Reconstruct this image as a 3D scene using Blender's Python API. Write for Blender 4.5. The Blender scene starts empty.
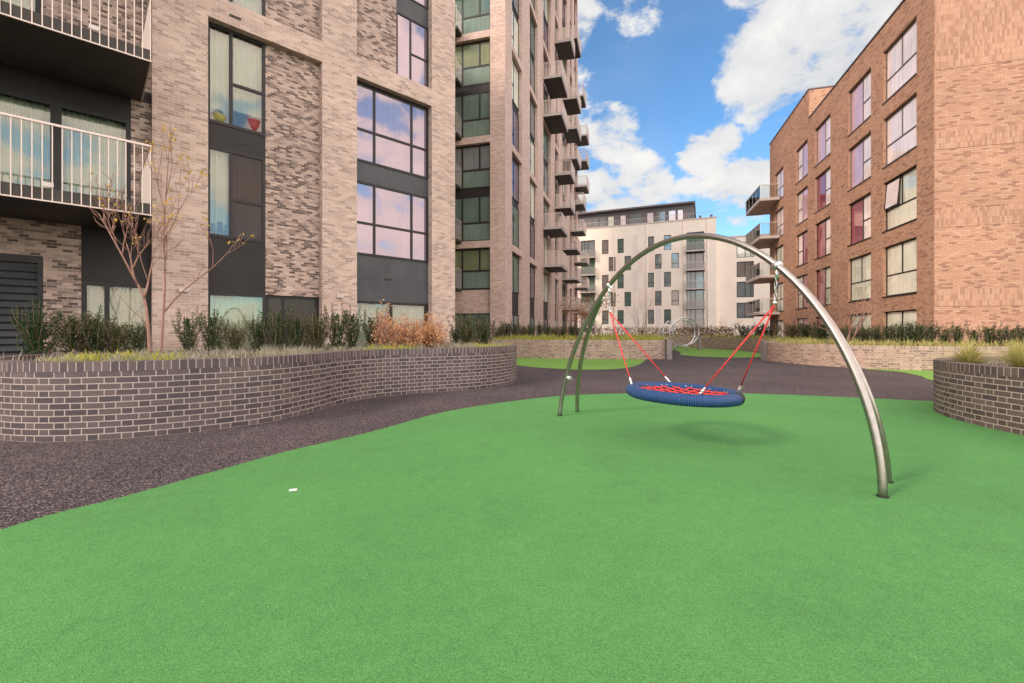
import bpy, bmesh, math, random
from mathutils import Vector, Matrix, Euler

S = bpy.context.scene
COL = S.collection
R = math.radians
rnd = random.Random(7)

# ------------------------------------------------------------------ materials
class NT:
    """Small helper around a node tree."""
    def __init__(self, tree):
        self.t = tree; tree.nodes.clear()
    def n(self, typ, **kw):
        nd = self.t.nodes.new(typ)
        for k, v in kw.items():
            if k.startswith('i_'):
                key = k[2:]
                key = int(key) if key.isdigit() else key.replace('_', ' ')
                nd.inputs[key].default_value = v
            else:
                setattr(nd, k, v)
        return nd
    def l(self, a, b):
        self.t.links.new(a, b)
    def ramp(self, fac, stops, interp='LINEAR'):
        nd = self.t.nodes.new('ShaderNodeValToRGB')
        cr = nd.color_ramp; cr.interpolation = interp
        while len(cr.elements) < len(stops): cr.elements.new(0.5)
        for e, (p, c) in zip(cr.elements, stops):
            e.position = p; e.color = (*c, 1) if len(c) == 3 else c
        self.l(fac, nd.inputs[0]); return nd.outputs[0]
    def math(self, op, a, b=None, clamp=False):
        nd = self.t.nodes.new('ShaderNodeMath'); nd.operation = op; nd.use_clamp = clamp
        for i, v in enumerate((a, b)):
            if v is None: continue
            if isinstance(v, (int, float)): nd.inputs[i].default_value = v
            else: self.l(v, nd.inputs[i])
        return nd.outputs[0]
    def mix(self, fac, a, b, blend='MIX'):
        nd = self.t.nodes.new('ShaderNodeMix'); nd.data_type = 'RGBA'; nd.blend_type = blend
        for sock, v in ((nd.inputs[0], fac), (nd.inputs[6], a), (nd.inputs[7], b)):
            if isinstance(v, (int, float)): sock.default_value = v
            elif isinstance(v, tuple): sock.default_value = (*v, 1) if len(v) == 3 else v
            else: self.l(v, sock)
        return nd.outputs[2]

def new_mat(name):
    m = bpy.data.materials.new(name); m.use_nodes = True
    t = NT(m.node_tree)
    out = t.n('ShaderNodeOutputMaterial'); b = t.n('ShaderNodeBsdfPrincipled')
    t.l(b.outputs[0], out.inputs[0])
    return m, t, b, out

def plain(name, col, rough=0.6, metal=0.0, var=0.12, scale=6.0, bump=0.0, spec=0.5):
    """Painted / plain surface with a little uneven wear in tone and gloss."""
    m, t, b, out = new_mat(name)
    tc = t.n('ShaderNodeTexCoord')
    no = t.n('ShaderNodeTexNoise', i_Scale=scale, i_Detail=6.0, i_Roughness=0.6)
    t.l(tc.outputs['Object'], no.inputs['Vector'])
    lo = tuple(c * (1 - var) for c in col); hi = tuple(min(1, c * (1 + var)) for c in col)
    t.l(t.ramp(no.outputs[0], [(0.3, lo), (0.7, hi)]), b.inputs['Base Color'])
    b.inputs['Roughness'].default_value = rough
    b.inputs['Metallic'].default_value = metal
    b.inputs['Specular IOR Level'].default_value = spec
    if bump:
        bp = t.n('ShaderNodeBump', i_Strength=bump, i_Distance=0.01)
        t.l(no.outputs[0], bp.inputs['Height']); t.l(bp.outputs[0], b.inputs['Normal'])
    return m

def brick(name, palette, mortar, bw=0.225, bh=0.075, ms=0.008, proud=0.0, rough=0.75, stain=0.18, offset=0.5, soldier=False, bump=0.5, spec=0.3, flemish=False):
    """Brickwork in metres, laid in the UV map (u along the wall, v up)."""
    m, t, b, out = new_mat(name)
    uv = t.n('ShaderNodeUVMap')
    vec = uv.outputs[0]
    # slight unevenness of the courses
    wob = t.n('ShaderNodeTexNoise', i_Scale=3.0, i_Detail=2.0); t.l(vec, wob.inputs['Vector'])
    sub = t.n('ShaderNodeVectorMath', operation='MULTIPLY_ADD'); t.l(wob.outputs[1], sub.inputs[0])
    sub.inputs[1].default_value = (0.007, 0.005, 0); t.l(vec, sub.inputs[2])
    bt = t.n('ShaderNodeTexBrick', offset=0.0 if soldier else offset, offset_frequency=2, squash=1.0)
    t.l(sub.outputs[0], bt.inputs['Vector'])
    for k, v in (('Scale', 1.0), ('Mortar Size', ms), ('Mortar Smooth', 0.15), ('Bias', 0.0), ('Brick Width', bw), ('Row Height', bh)):
        bt.inputs[k].default_value = v
    bt.inputs['Color1'].default_value = (0, 0, 0, 1); bt.inputs['Color2'].default_value = (1, 1, 1, 1); bt.inputs['Mortar'].default_value = (.5, .5, .5, 1)
    fac = bt.outputs['Fac']; idc = bt.outputs['Color']
    if flemish:                               # long and short bricks in turn: a second set of upright joints
        ad = t.n('ShaderNodeVectorMath', operation='ADD'); t.l(sub.outputs[0], ad.inputs[0]); ad.inputs[1].default_value = (bw / 3, 0, 0)
        b2 = t.n('ShaderNodeTexBrick', offset=offset, offset_frequency=2, squash=1.0); t.l(ad.outputs[0], b2.inputs['Vector'])
        for k in ('Scale', 'Mortar Size', 'Mortar Smooth', 'Bias', 'Brick Width', 'Row Height', 'Color1', 'Color2', 'Mortar'):
            b2.inputs[k].default_value = bt.inputs[k].default_value
        fac = t.math('MAXIMUM', fac, b2.outputs['Fac'])
        idc = t.math('FRACT', t.math('ADD', t.math('MULTIPLY', bt.outputs['Color'], 3.7), t.math('MULTIPLY', b2.outputs['Color'], 2.3)))
    n = len(palette)
    col = t.ramp(idc, [((i + 0.0) / n, c) for i, c in enumerate(palette)], 'CONSTANT')
    gr = t.n('ShaderNodeTexNoise', i_Scale=40.0, i_Detail=5.0, i_Roughness=0.7); t.l(vec, gr.inputs['Vector'])
    col = t.mix(0.35, col, t.ramp(gr.outputs[0], [(0.3, (.45, .45, .45)), (0.7, (1.5, 1.5, 1.5))]), 'MULTIPLY')
    st = t.n('ShaderNodeTexNoise', i_Scale=0.55, i_Detail=5.0, i_Roughness=0.6); t.l(vec, st.inputs['Vector'])
    col = t.mix(1.0, col, t.ramp(st.outputs[0], [(0.3, (1 - stain,) * 3), (0.7, (1 + stain,) * 3)]), 'MULTIPLY')
    mcol = t.mix(0.5, mortar, t.ramp(gr.outputs[0], [(0.3, tuple(c * .7 for c in mortar)), (0.7, tuple(c * 1.25 for c in mortar))]))
    t.l(t.mix(fac, col, mcol), b.inputs['Base Color'])
    b.inputs['Roughness'].default_value = rough
    b.inputs['Specular IOR Level'].default_value = spec
    h = t.math('SUBTRACT', 1.0, fac)
    if proud:
        pr = t.math('GREATER_THAN', idc, 1.0 - proud)
        h = t.math('ADD', h, t.math('MULTIPLY', pr, 3.0))
    h = t.math('ADD', h, t.math('MULTIPLY', gr.outputs[0], 0.5))
    bp = t.n('ShaderNodeBump', i_Strength=bump, i_Distance=0.012)
    t.l(h, bp.inputs['Height']); t.l(bp.outputs[0], b.inputs['Normal'])
    return m

def glass_pane(name, base, refl=0.35, tint=(1, 1, 1), rough=0.03, var=0.2, vertical=True, fk=.8):
    """Reflective double glazing; what stands close behind it (a drawn blind, a dark room) is the base colour, in some with a painted reflection."""
    m, t, b, out = new_mat(name)
    tc = t.n('ShaderNodeTexCoord')
    mp = t.n('ShaderNodeMapping'); t.l(tc.outputs['Object'], mp.inputs[0])
    mp.inputs['Scale'].default_value = (6.0, 6.0, 0.25) if vertical else (.5, .5, .5)
    no = t.n('ShaderNodeTexNoise', i_Scale=2.0, i_Detail=4.0); t.l(mp.outputs[0], no.inputs['Vector'])
    big = t.n('ShaderNodeTexNoise', i_Scale=0.8, i_Detail=3.0); t.l(tc.outputs['Object'], big.inputs['Vector'])
    f = t.math('ADD', t.math('MULTIPLY', no.outputs[0], .5), t.math('MULTIPLY', big.outputs[0], .5))
    t.l(t.ramp(f, [(0.35, tuple(c * (1 - var) for c in base)), (0.65, tuple(min(1, c * (1 + var)) for c in base))]), b.inputs['Base Color'])
    b.inputs['Roughness'].default_value = 0.4; b.inputs['Specular IOR Level'].default_value = 0
    g = t.n('ShaderNodeBsdfGlossy'); g.inputs['Color'].default_value = (*tint, 1); g.inputs['Roughness'].default_value = rough
    wv = t.n('ShaderNodeTexNoise', i_Scale=0.9, i_Detail=1.0); t.l(tc.outputs['Object'], wv.inputs['Vector'])
    bp = t.n('ShaderNodeBump', i_Strength=0.06, i_Distance=0.05); t.l(wv.outputs[0], bp.inputs['Height']); t.l(bp.outputs[0], g.inputs['Normal'])
    fr = t.n('ShaderNodeFresnel', i_IOR=1.5)
    fac = t.math('ADD', t.math('MULTIPLY', fr.outputs[0], fk), refl, True)
    mx = t.n('ShaderNodeMixShader'); t.l(fac, mx.inputs[0]); t.l(b.outputs[0], mx.inputs[1]); t.l(g.outputs[0], mx.inputs[2])
    t.l(mx.outputs[0], out.inputs[0])
    return m

def clear_glass(name, tint=(.965, .975, .945), refl=0.02):
    m, t, b, out = new_mat(name)
    tr = t.n('ShaderNodeBsdfTransparent'); tr.inputs[0].default_value = (*tint, 1)
    g = t.n('ShaderNodeBsdfGlossy'); g.inputs['Roughness'].default_value = 0.02
    fr = t.n('ShaderNodeFresnel', i_IOR=1.5)
    mx = t.n('ShaderNodeMixShader'); t.l(t.math('ADD', fr.outputs[0], refl, True), mx.inputs[0])
    t.l(tr.outputs[0], mx.inputs[1]); t.l(g.outputs[0], mx.inputs[2]); t.l(mx.outputs[0], out.inputs[0])
    return m

def leafy(name, cols, rough=0.6, sub=0.25):
    """Leaves: tone varies leaf by leaf, light also passes through."""
    m, t, b, out = new_mat(name)
    ge = t.n('ShaderNodeNewGeometry')
    col = t.ramp(ge.outputs['Random Per Island'], [(i / max(1, len(cols) - 1), c) for i, c in enumerate(cols)])
    t.l(col, b.inputs['Base Color']); b.inputs['Roughness'].default_value = rough; b.inputs['Specular IOR Level'].default_value = .15
    tl = t.n('ShaderNodeBsdfTranslucent'); t.l(col, tl.inputs[0])
    mx = t.n('ShaderNodeMixShader'); mx.inputs[0].default_value = sub
    t.l(b.outputs[0], mx.inputs[1]); t.l(tl.outputs[0], mx.inputs[2]); t.l(mx.outputs[0], out.inputs[0])
    return m

def crumb(name, cols, scale, patch=0.12, rough=0.85, patch_scale=0.35):
    """Bonded rubber crumb: coloured grains a few millimetres across."""
    m, t, b, out = new_mat(name)
    tc = t.n('ShaderNodeTexCoord')
    v1 = t.n('ShaderNodeTexVoronoi', i_Scale=scale); t.l(tc.outputs['Object'], v1.inputs['Vector'])
    sx = t.n('ShaderNodeSeparateColor'); t.l(v1.outputs['Color'], sx.inputs[0])
    n = len(cols)
    col = t.ramp(sx.outputs[0], [(i / n, c) for i, c in enumerate(cols)], 'CONSTANT')
    big = t.n('ShaderNodeTexNoise', i_Scale=patch_scale, i_Detail=5.0, i_Roughness=0.55); t.l(tc.outputs['Object'], big.inputs['Vector'])
    col = t.mix(1.0, col, t.ramp(big.outputs[0], [(0.3, (1 - patch, 1 - patch * .8, 1 - patch)), (0.7, (1 + patch, 1 + patch, 1 + patch * .6))]), 'MULTIPLY')
    mid = t.n('ShaderNodeTexNoise', i_Scale=9.0, i_Detail=6.0, i_Roughness=0.7); t.l(tc.outputs['Object'], mid.inputs['Vector'])
    col = t.mix(1.0, col, t.ramp(mid.outputs[0], [(0.3, (.93, .93, .93)), (0.7, (1.07, 1.07, 1.07))]), 'MULTIPLY')
    # trodden-in dirt: a few darker blotches and scuffs
    dn = t.n('ShaderNodeTexNoise', i_Scale=1.7, i_Detail=8.0, i_Roughness=.68, i_Distortion=.6); t.l(tc.outputs['Object'], dn.inputs['Vector'])
    col = t.mix(1.0, col, t.ramp(dn.outputs[0], [(0.34, (.91, .91, .91)), (0.45, (.98, .98, .98)), (.6, (1, 1, 1)), (.72, (1.07, 1.06, 1.05))]), 'MULTIPLY')
    t.l(col, b.inputs['Base Color'])
    b.inputs['Roughness'].default_value = rough; b.inputs['Specular IOR Level'].default_value = 0.2
    bp = t.n('ShaderNodeBump', i_Strength=0.5, i_Distance=0.004); t.l(v1.outputs['Distance'], bp.inputs['Height']); t.l(bp.outputs[0], b.inputs['Normal'])
    return m

M = {}
M['buff'] = brick('buff brick', [(.50, .365, .295), (.42, .30, .245), (.56, .42, .345), (.47, .34, .275), (.33, .24, .195), (.53, .39, .315), (.45, .325, .265)], (.56, .445, .37), bw=.215, bh=.068, ms=.006, stain=.15)
M['buff_rough'] = brick('textured buff brick', [(.47, .345, .28), (.38, .275, .225), (.10, .07, .06), (.52, .39, .315), (.43, .315, .255), (.24, .17, .14), (.49, .365, .295), (.12, .085, .07), (.33, .24, .195), (.16, .115, .095), (.45, .33, .27), (.29, .21, .17)], (.46, .35, .29), bw=.16, bh=.060, ms=.005, proud=.35, bump=1.0, stain=.15)
M['pink'] = brick('grey pink brick', [(.54, .39, .325), (.48, .345, .285), (.59, .435, .365), (.51, .37, .305), (.42, .30, .25)], (.50, .385, .33), bh=.07, ms=.007, stain=.12)
M['red'] = brick('orange red brick', [(.44, .245, .16), (.41, .225, .145), (.46, .265, .175), (.34, .175, .115), (.45, .255, .168), (.425, .235, .152), (.48, .285, .19), (.28, .145, .10), (.43, .24, .157)], (.31, .195, .14), ms=.006, stain=.12)
M['red_soldier'] = brick('upright red brick', [(.44, .245, .16), (.41, .225, .148), (.46, .265, .178), (.37, .20, .13), (.45, .255, .168), (.34, .18, .12), (.47, .28, .19)], (.33, .21, .15), bw=.075, bh=.225, ms=.006, soldier=True, stain=.1)
M['dark'] = brick('dark purple brick', [(.088, .062, .063), (.070, .050, .053), (.108, .078, .076), (.060, .044, .048), (.098, .070, .068)], (.36, .295, .26), bw=.3375, ms=.0068, stain=.32, rough=.55, bump=.8, spec=.4, flemish=True)
M['dark_soldier'] = brick('dark coping brick', [(.100, .070, .070), (.080, .057, .060), (.120, .086, .083), (.070, .051, .055)], (.34, .28, .25), bw=.085, bh=.36, ms=.006, soldier=True, stain=.15, rough=.55, spec=.4)
M['sand'] = brick('sand coloured brick', [(.34, .225, .17), (.27, .18, .135), (.39, .27, .205), (.20, .135, .11), (.31, .21, .16)], (.46, .365, .30), bw=.3375, ms=.007, stain=.12, flemish=True)
M['sand_soldier'] = brick('sand coping brick', [(.34, .24, .185), (.27, .19, .15), (.39, .28, .22)], (.46, .38, .31), bw=.085, bh=.36, ms=.007, soldier=True, stain=.1)
M['frame'] = plain('dark window metal', (.022, .019, .018), .5, 0, .15, spec=.3)
M['panel'] = plain('dark spandrel panel', (.026, .022, .020), .55, 0, .25, 1.5, spec=.25)
M['panel_grey'] = plain('grey spandrel panel', (.060, .062, .066), .5, 0, .2, 1.5, spec=.3)
M['grey_frame'] = plain('warm grey window metal', (.13, .11, .115), .45, .2)
M['soffit'] = plain('balcony soffit', (.050, .042, .036), .6, 0, .2, 2, spec=.25)
M['under_pale'] = plain('pale timber soffit', (.46, .33, .25), .7, 0, .15, 2)
M['slab_edge'] = plain('pale balcony metal', (.52, .44, .40), .5, .2, .1)
M['rail'] = plain('cream rail metal', (.62, .50, .43), .45, .2, .06)
M['railgrey'] = plain('pale grey rail metal', (.42, .37, .34), .5, .3, .08)
M['white'] = plain('white paint', (.78, .76, .73), .45, 0, .05)
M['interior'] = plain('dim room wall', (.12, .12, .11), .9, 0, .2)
M['curtain'] = plain('pale green net curtain', (.40, .45, .375), .9, 0, .06, 12)
M['curtain_cream'] = plain('cream vertical blind', (.44, .44, .325), .9, 0, .06, 12)
M['clear'] = clear_glass('clear glazing')
M['rail_glass'] = clear_glass('balustrade glass', (.90, .93, .92), .0)
M['g_lilac'] = glass_pane('reflecting lilac glazing', (.14, .12, .14), .20, (.72, .62, .72))
M['g_dark'] = glass_pane('dark room glazing', (.050, .040, .036), .0, (1, .85, .75), .12, fk=.35)
M['g_green'] = glass_pane('green grey glazing', (.10, .14, .115), .0, (.9, 1, .93))
M['g_olive'] = glass_pane('olive glazing', (.16, .18, .10), .0, (.95, 1, .88))
M['g_balustrade'] = glass_pane('frosted green balustrade glass', (.15, .20, .16), .0, (.9, 1, .94), .15)
M['g_pinkwhite'] = glass_pane('glazing over blind with painted pinkish reflection', (.80, .68, .66), .12, (1, .92, .92))  # pale cloud reflection put into the base colour, along with the blind
M['g_pale'] = glass_pane('glazing over pale blind', (.60, .60, .49), .12)
M['g_magenta'] = glass_pane('glazing over magenta curtain', (.27, .060, .085), .12, (1, .9, .92))
M['g_rose'] = glass_pane('glazing with painted rose reflection', (.56, .36, .40), .14, (1, .93, .96))  # pinkish reflection on the upper panes, put into the base colour
M['g_cool'] = glass_pane('cool grey glazing', (.16, .18, .175), .06)
M['g_brown'] = glass_pane('brown grey glazing', (.19, .155, .14), .06)
M['render_w'] = plain('pinkish white render', (.80, .69, .58), .85, 0, .05, .6)
M['render_p'] = plain('pale peach render', (.76, .62, .525), .85, 0, .05, .6)
M['render_g'] = plain('pale grey pink render', (.71, .61, .54), .85, 0, .05, .6)
M['zinc'] = plain('dark zinc roof', (.13, .115, .115), .5, .3, .12, .8)
M['steel'] = plain('brushed steel', (.34, .30, .265), .29, .95, .12, 14)
M['galv'] = plain('galvanised metal', (.62, .62, .62), .35, .9, .1, 20)
M['grey_post'] = plain('grey concrete post', (.20, .17, .16), .8, 0, .15)
M['red_rope'] = plain('red rope', (.55, .035, .035), .75, 0, .15, 60, .3)
M['blacksleeve'] = plain('black sleeve', (.012, .012, .014), .6)
M['soil'] = plain('dark bark mulch', (.085, .058, .040), .95, 0, .5, 25, .8)
M['bark'] = plain('pale pink bark', (.26, .14, .105), .85, 0, .25, 30, .4)
M['bark_grey'] = plain('brown bark', (.22, .14, .11), .85, 0, .25, 30, .4)
M['red_bowl'] = plain('red plastic', (.26, .035, .04), .5)
M['yellow_bowl'] = plain('yellow cloth', (.27, .25, .07), .8)
M['black_item'] = plain('black ornament', (.02, .02, .02), .5)
M['yew'] = leafy('yew needles', [(.015, .038, .011), (.030, .068, .016), (.022, .054, .015), (.060, .10, .026)], .5, .15)
M['yew_warm'] = leafy('olive needles', [(.024, .042, .012), (.045, .072, .017), (.07, .082, .023), (.11, .085, .03)], .5, .15)
M['orange'] = leafy('russet leaves', [(.62, .26, .10), (.70, .40, .19), (.52, .20, .09), (.74, .50, .28), (.60, .33, .16)], .6, .35)
M['beech'] = leafy('dry brown leaves', [(.22, .12, .06), (.30, .17, .08), (.16, .09, .05), (.36, .22, .11)], .7, .25)
M['copper'] = leafy('copper leaves', [(.40, .22, .10), (.32, .17, .08), (.48, .29, .14)], .7, .3)
M['yellowleaf'] = leafy('yellow leaves', [(.55, .36, .06), (.62, .44, .10), (.48, .28, .05)], .6, .4)
M['silver'] = leafy('silvery ground cover', [(.30, .28, .20), (.40, .36, .28), (.17, .19, .11), (.46, .40, .34), (.24, .24, .15), (.33, .26, .21)], .7, .3)
M['lime'] = leafy('lime yellow ground cover', [(.42, .40, .06), (.50, .44, .08), (.33, .36, .08), (.30, .33, .10)], .7, .35)
M['straw'] = leafy('straw yellow grass', [(.42, .37, .13), (.50, .44, .18), (.34, .32, .09), (.30, .31, .11)], .6, .35)
M['path'] = crumb('dark rubber crumb', [(.022, .018, .023), (.046, .035, .041), (.031, .025, .030), (.100, .076, .082), (.016, .014, .018), (.062, .047, .053), (.20, .155, .16)], 100, .22, patch_scale=.5)
M['green'] = crumb('green rubber crumb', [(.066, .200, .057), (.081, .236, .070), (.073, .216, .063), (.099, .265, .085), (.056, .175, .050)], 210, .10)
M['island'] = crumb('bright green rubber crumb', [(.14, .28, .05), (.18, .34, .07), (.12, .24, .045)], 150, .1)

# blue wound rope of the seat: ridges run across the ring (u = length along it)
def rope_mat():
    m, t, b, out = new_mat('blue wound rope')
    uv = t.n('ShaderNodeUVMap')
    wv = t.n('ShaderNodeTexWave', wave_type='BANDS', bands_direction='X', i_Scale=15.0, i_Distortion=.3)
    t.l(uv.outputs[0], wv.inputs['Vector'])
    t.l(t.ramp(wv.outputs['Color'], [(0.0, (.008, .030, .10)), (.6, (.016, .078, .26)), (1.0, (.028, .11, .33))]), b.inputs['Base Color'])
    b.inputs['Roughness'].default_value = .6
    bp = t.n('ShaderNodeBump', i_Strength=1.0, i_Distance=.02); t.l(wv.outputs['Fac'], bp.inputs['Height']); t.l(bp.outputs[0], b.inputs['Normal'])
    return m
M['blue'] = rope_mat()

# ------------------------------------------------------------------ mesh builder
class Frame:
    """A facade's own axes: x along it, y into the building, z up."""
    def __init__(s, o, xd):
        s.o = Vector((o[0], o[1], 0)); x = Vector((xd[0], xd[1], 0)).normalized()
        s.x = x; s.y = Vector((-x.y, x.x, 0))
    def __call__(s, x, y, z):
        return s.o + s.x * x + s.y * y + Vector((0, 0, z))
W = Frame((0, 0), (1, 0))

class MB:
    def __init__(s):
        s.v = []; s.f = []; s.uv = []; s.smooth = []
    def face(s, pts, uv=None, smooth=False):
        i = len(s.v); s.v += [Vector(p) for p in pts]; s.f.append(tuple(range(i, i + len(pts)))); s.smooth.append(smooth)
        if uv is None:
            a, b, c = Vector(pts[0]), Vector(pts[1]), Vector(pts[2])
            n = (b - a).cross(c - a)
            if n.length > 0: n.normalize()
            if abs(n.z) > .7: uv = [(p[0], p[1]) for p in pts]
            else:
                t = Vector((-n.y, n.x, 0)).normalized()
                uv = [(Vector(p).dot(t), p[2]) for p in pts]
        s.uv += uv
    def box(s, F, x0, x1, y0, y1, z0, z1):
        if x1 < x0: x0, x1 = x1, x0
        if y1 < y0: y0, y1 = y1, y0
        P = lambda x, y, z: F(x, y, z)
        s.face([P(x0, y0, z0), P(x1, y0, z0), P(x1, y0, z1), P(x0, y0, z1)])
        s.face([P(x1, y1, z0), P(x0, y1, z0), P(x0, y1, z1), P(x1, y1, z1)])
        s.face([P(x0, y1, z0), P(x0, y0, z0), P(x0, y0, z1), P(x0, y1, z1)])
        s.face([P(x1, y0, z0), P(x1, y1, z0), P(x1, y1, z1), P(x1, y0, z1)])
        s.face([P(x0, y0, z1), P(x1, y0, z1), P(x1, y1, z1), P(x0, y1, z1)])
        s.face([P(x0, y1, z0), P(x1, y1, z0), P(x1, y0, z0), P(x0, y0, z0)])
    def tube(s, pts, rad, seg=8, cap=True, closed=False):
        pts = [Vector(p) for p in pts]; n = len(pts)
        if not hasattr(rad, '__len__'): rad = [rad] * n
        rings = []; up = None
        for i, p in enumerate(pts):
            a = pts[(i - 1) % n] if (closed or i > 0) else p
            c = pts[(i + 1) % n] if (closed or i < n - 1) else p
            d = (c - a)
            if d.length < 1e-9: d = Vector((0, 0, 1))
            d.normalize()
            if up is None:
                up = d.orthogonal().normalized()
            else:
                up = (up - d * up.dot(d))
                up = up.normalized() if up.length > 1e-6 else d.orthogonal().normalized()
            sd = d.cross(up)
            rings.append([p + (up * math.cos(2 * math.pi * k / seg) + sd * math.sin(2 * math.pi * k / seg)) * rad[i] for k in range(seg)])
        base = len(s.v); L = 0; lens = []
        for i in range(n):
            lens.append(L); L += (pts[(i + 1) % n] - pts[i]).length
            s.v += rings[i]
        lens.append(L)
        for i in range(n if closed else n - 1):
            j = (i + 1) % n
            for k in range(seg):
                k2 = (k + 1) % seg
                s.f.append((base + i * seg + k, base + i * seg + k2, base + j * seg + k2, base + j * seg + k)); s.smooth.append(True)
                s.uv += [(lens[i], k / seg), (lens[i], (k + 1) / seg), (lens[i + 1], (k + 1) / seg), (lens[i + 1], k / seg)]
        if cap and not closed:
            for i, order in ((0, range(seg - 1, -1, -1)), (n - 1, range(seg))):
                s.f.append(tuple(base + i * seg + k for k in order)); s.smooth.append(False); s.uv += [(0, 0)] * seg
    def ball(s, c, r, seg=10, rings=6, sz=1.0):
        c = Vector(c); pts = [c + Vector((0, 0, r * sz * math.cos(math.pi * (1 - i / rings)))) for i in range(rings + 1)]
        s.tube(pts, [max(1e-4, r * math.sin(math.pi * i / rings)) for i in range(rings + 1)], seg, cap=False)
    def leaf(s, p, d, ln, w, up=None):
        d = d.normalized()
        sd = d.cross(up if up is not None else Vector((rnd.uniform(-1, 1), rnd.uniform(-1, 1), rnd.uniform(-1, 1))))
        if sd.length < 1e-4: sd = d.orthogonal()
        sd = sd.normalized() * w * .5
        m = p + d * ln * .45
        i = len(s.v); s.v += [p, m + sd, p + d * ln, m - sd]; s.f.append((i, i + 1, i + 2, i + 3)); s.smooth.append(False)
        s.uv += [(0, 0), (1, 0), (1, 1), (0, 1)]
    def build(s, name, mat, parent=None, base=None):
        base = Vector(base) if base is not None else (Vector(parent['_b']) if parent is not None and '_b' in parent else Vector((0, 0, 0)))
        me = bpy.data.meshes.new(name)
        me.from_pydata([tuple(v - base) for v in s.v], [], s.f)
        ul = me.uv_layers.new(name='UVMap')
        ul.data.foreach_set('uv', [c for t in s.uv for c in t])
        me.polygons.foreach_set('use_smooth', s.smooth)
        me.materials.append(mat); me.update()
        o = bpy.data.objects.new(name, me); COL.objects.link(o)
        if parent is not None: o.parent = parent
        else: o.location = base
        o['_b'] = tuple(base)
        return o

def thing(name, label, cat, base, group=None):
    o = bpy.data.objects.new(name, None); COL.objects.link(o)
    o.location = base; o.empty_display_size = .2
    o['label'] = label; o['category'] = cat; o['_b'] = tuple(base)
    if group: o['group'] = group
    return o
def tag(o, label, cat, group=None):
    o['label'] = label; o['category'] = cat
    if group: o['group'] = group
    return o
def struct(o): o['kind'] = 'structure'; return o
def stuff(o, label=None):
    o['kind'] = 'stuff'
    if label: o['label'] = label; o['category'] = 'ground cover'
    return o
def children(o): return [c for c in COL.objects if c.parent == o]
def dup(root, loc, rz=0, sc=(1, 1, 1), label=None, name=None):
    r = root.copy(); COL.objects.link(r); r.location = loc; r.rotation_euler = (0, 0, rz); r.scale = sc
    if label: r['label'] = label
    for c in children(root):
        d = c.copy(); COL.objects.link(d); d.parent = r
        for g in children(c):
            e = g.copy(); COL.objects.link(e); e.parent = d
    return r

def catmull(pts, n=8, closed=False):
    P = [Vector((*p, 0)) if len(p) == 2 else Vector(p) for p in pts]; out = []
    m = len(P); rng = range(m) if closed else range(m - 1)
    for i in rng:
        a = P[(i - 1) % m] if (closed or i > 0) else P[0] * 2 - P[1]
        b = P[i]; c = P[(i + 1) % m]
        d = P[(i + 2) % m] if (closed or i < m - 2) else P[-1] * 2 - P[-2]
        for k in range(n):
            t = k / n
            out.append(.5 * ((2 * b) + (c - a) * t + (2 * a - 5 * b + 4 * c - d) * t * t + (3 * b - a - 3 * c + d) * t ** 3))
    if not closed: out.append(P[-1].copy())
    return out

# ------------------------------------------------------------------ ground
g = MB(); g.face([(-400, -400, 0), (400, -400, 0), (400, 400, 0), (-400, 400, 0)])
struct(g.build('ground', M['path']))
def sheet(name, pts, z, mat, n=10):
    m = MB(); m.face([(p.x + rnd.gauss(0, .006), p.y + rnd.gauss(0, .006), z) for p in catmull(pts, n * 6, True)]); return struct(m.build(name, mat))
sheet('play_surface', [(-3.75, 1.0), (-3.34, 2.94), (-2.99, 3.62), (-2.46, 4.775), (-1.83, 5.76), (-.985, 7.33), (.54, 8.73), (1.82, 9.27), (3.94, 9.43), (5.4, 9.22), (6.7, 8.76), (7.73, 8.31), (9.5, 7.4), (10.5, 4.0), (9, -2), (2, -5), (-3, -3.2)], .004, M['green'])
sheet('green_patch', [(-1.5, 19.2), (-.2, 17.6), (.9, 16.0), (2.4, 15.1), (3.8, 15.6), (4.8, 17.2), (5.9, 20.0), (6.2, 21.6), (3, 22.2), (-1, 22.8)], .004, M['island'])
sheet('green_patch', [(10.5, 28), (9.2, 24.6), (9.8, 22.7), (11.2, 22.0), (12.7, 22.8), (14.2, 25.5), (15.0, 28.6), (14.8, 33), (13, 36), (11.5, 33)], .004, M['island'])
sheet('green_patch', [(12.2, 15.5), (12.3, 14.3), (11.8, 13), (11.1, 11.8), (11.6, 10.4), (14, 9.8), (19, 10), (20, 13), (19.5, 14.6), (14.2, 15.2)], .004, M['island'])

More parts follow.
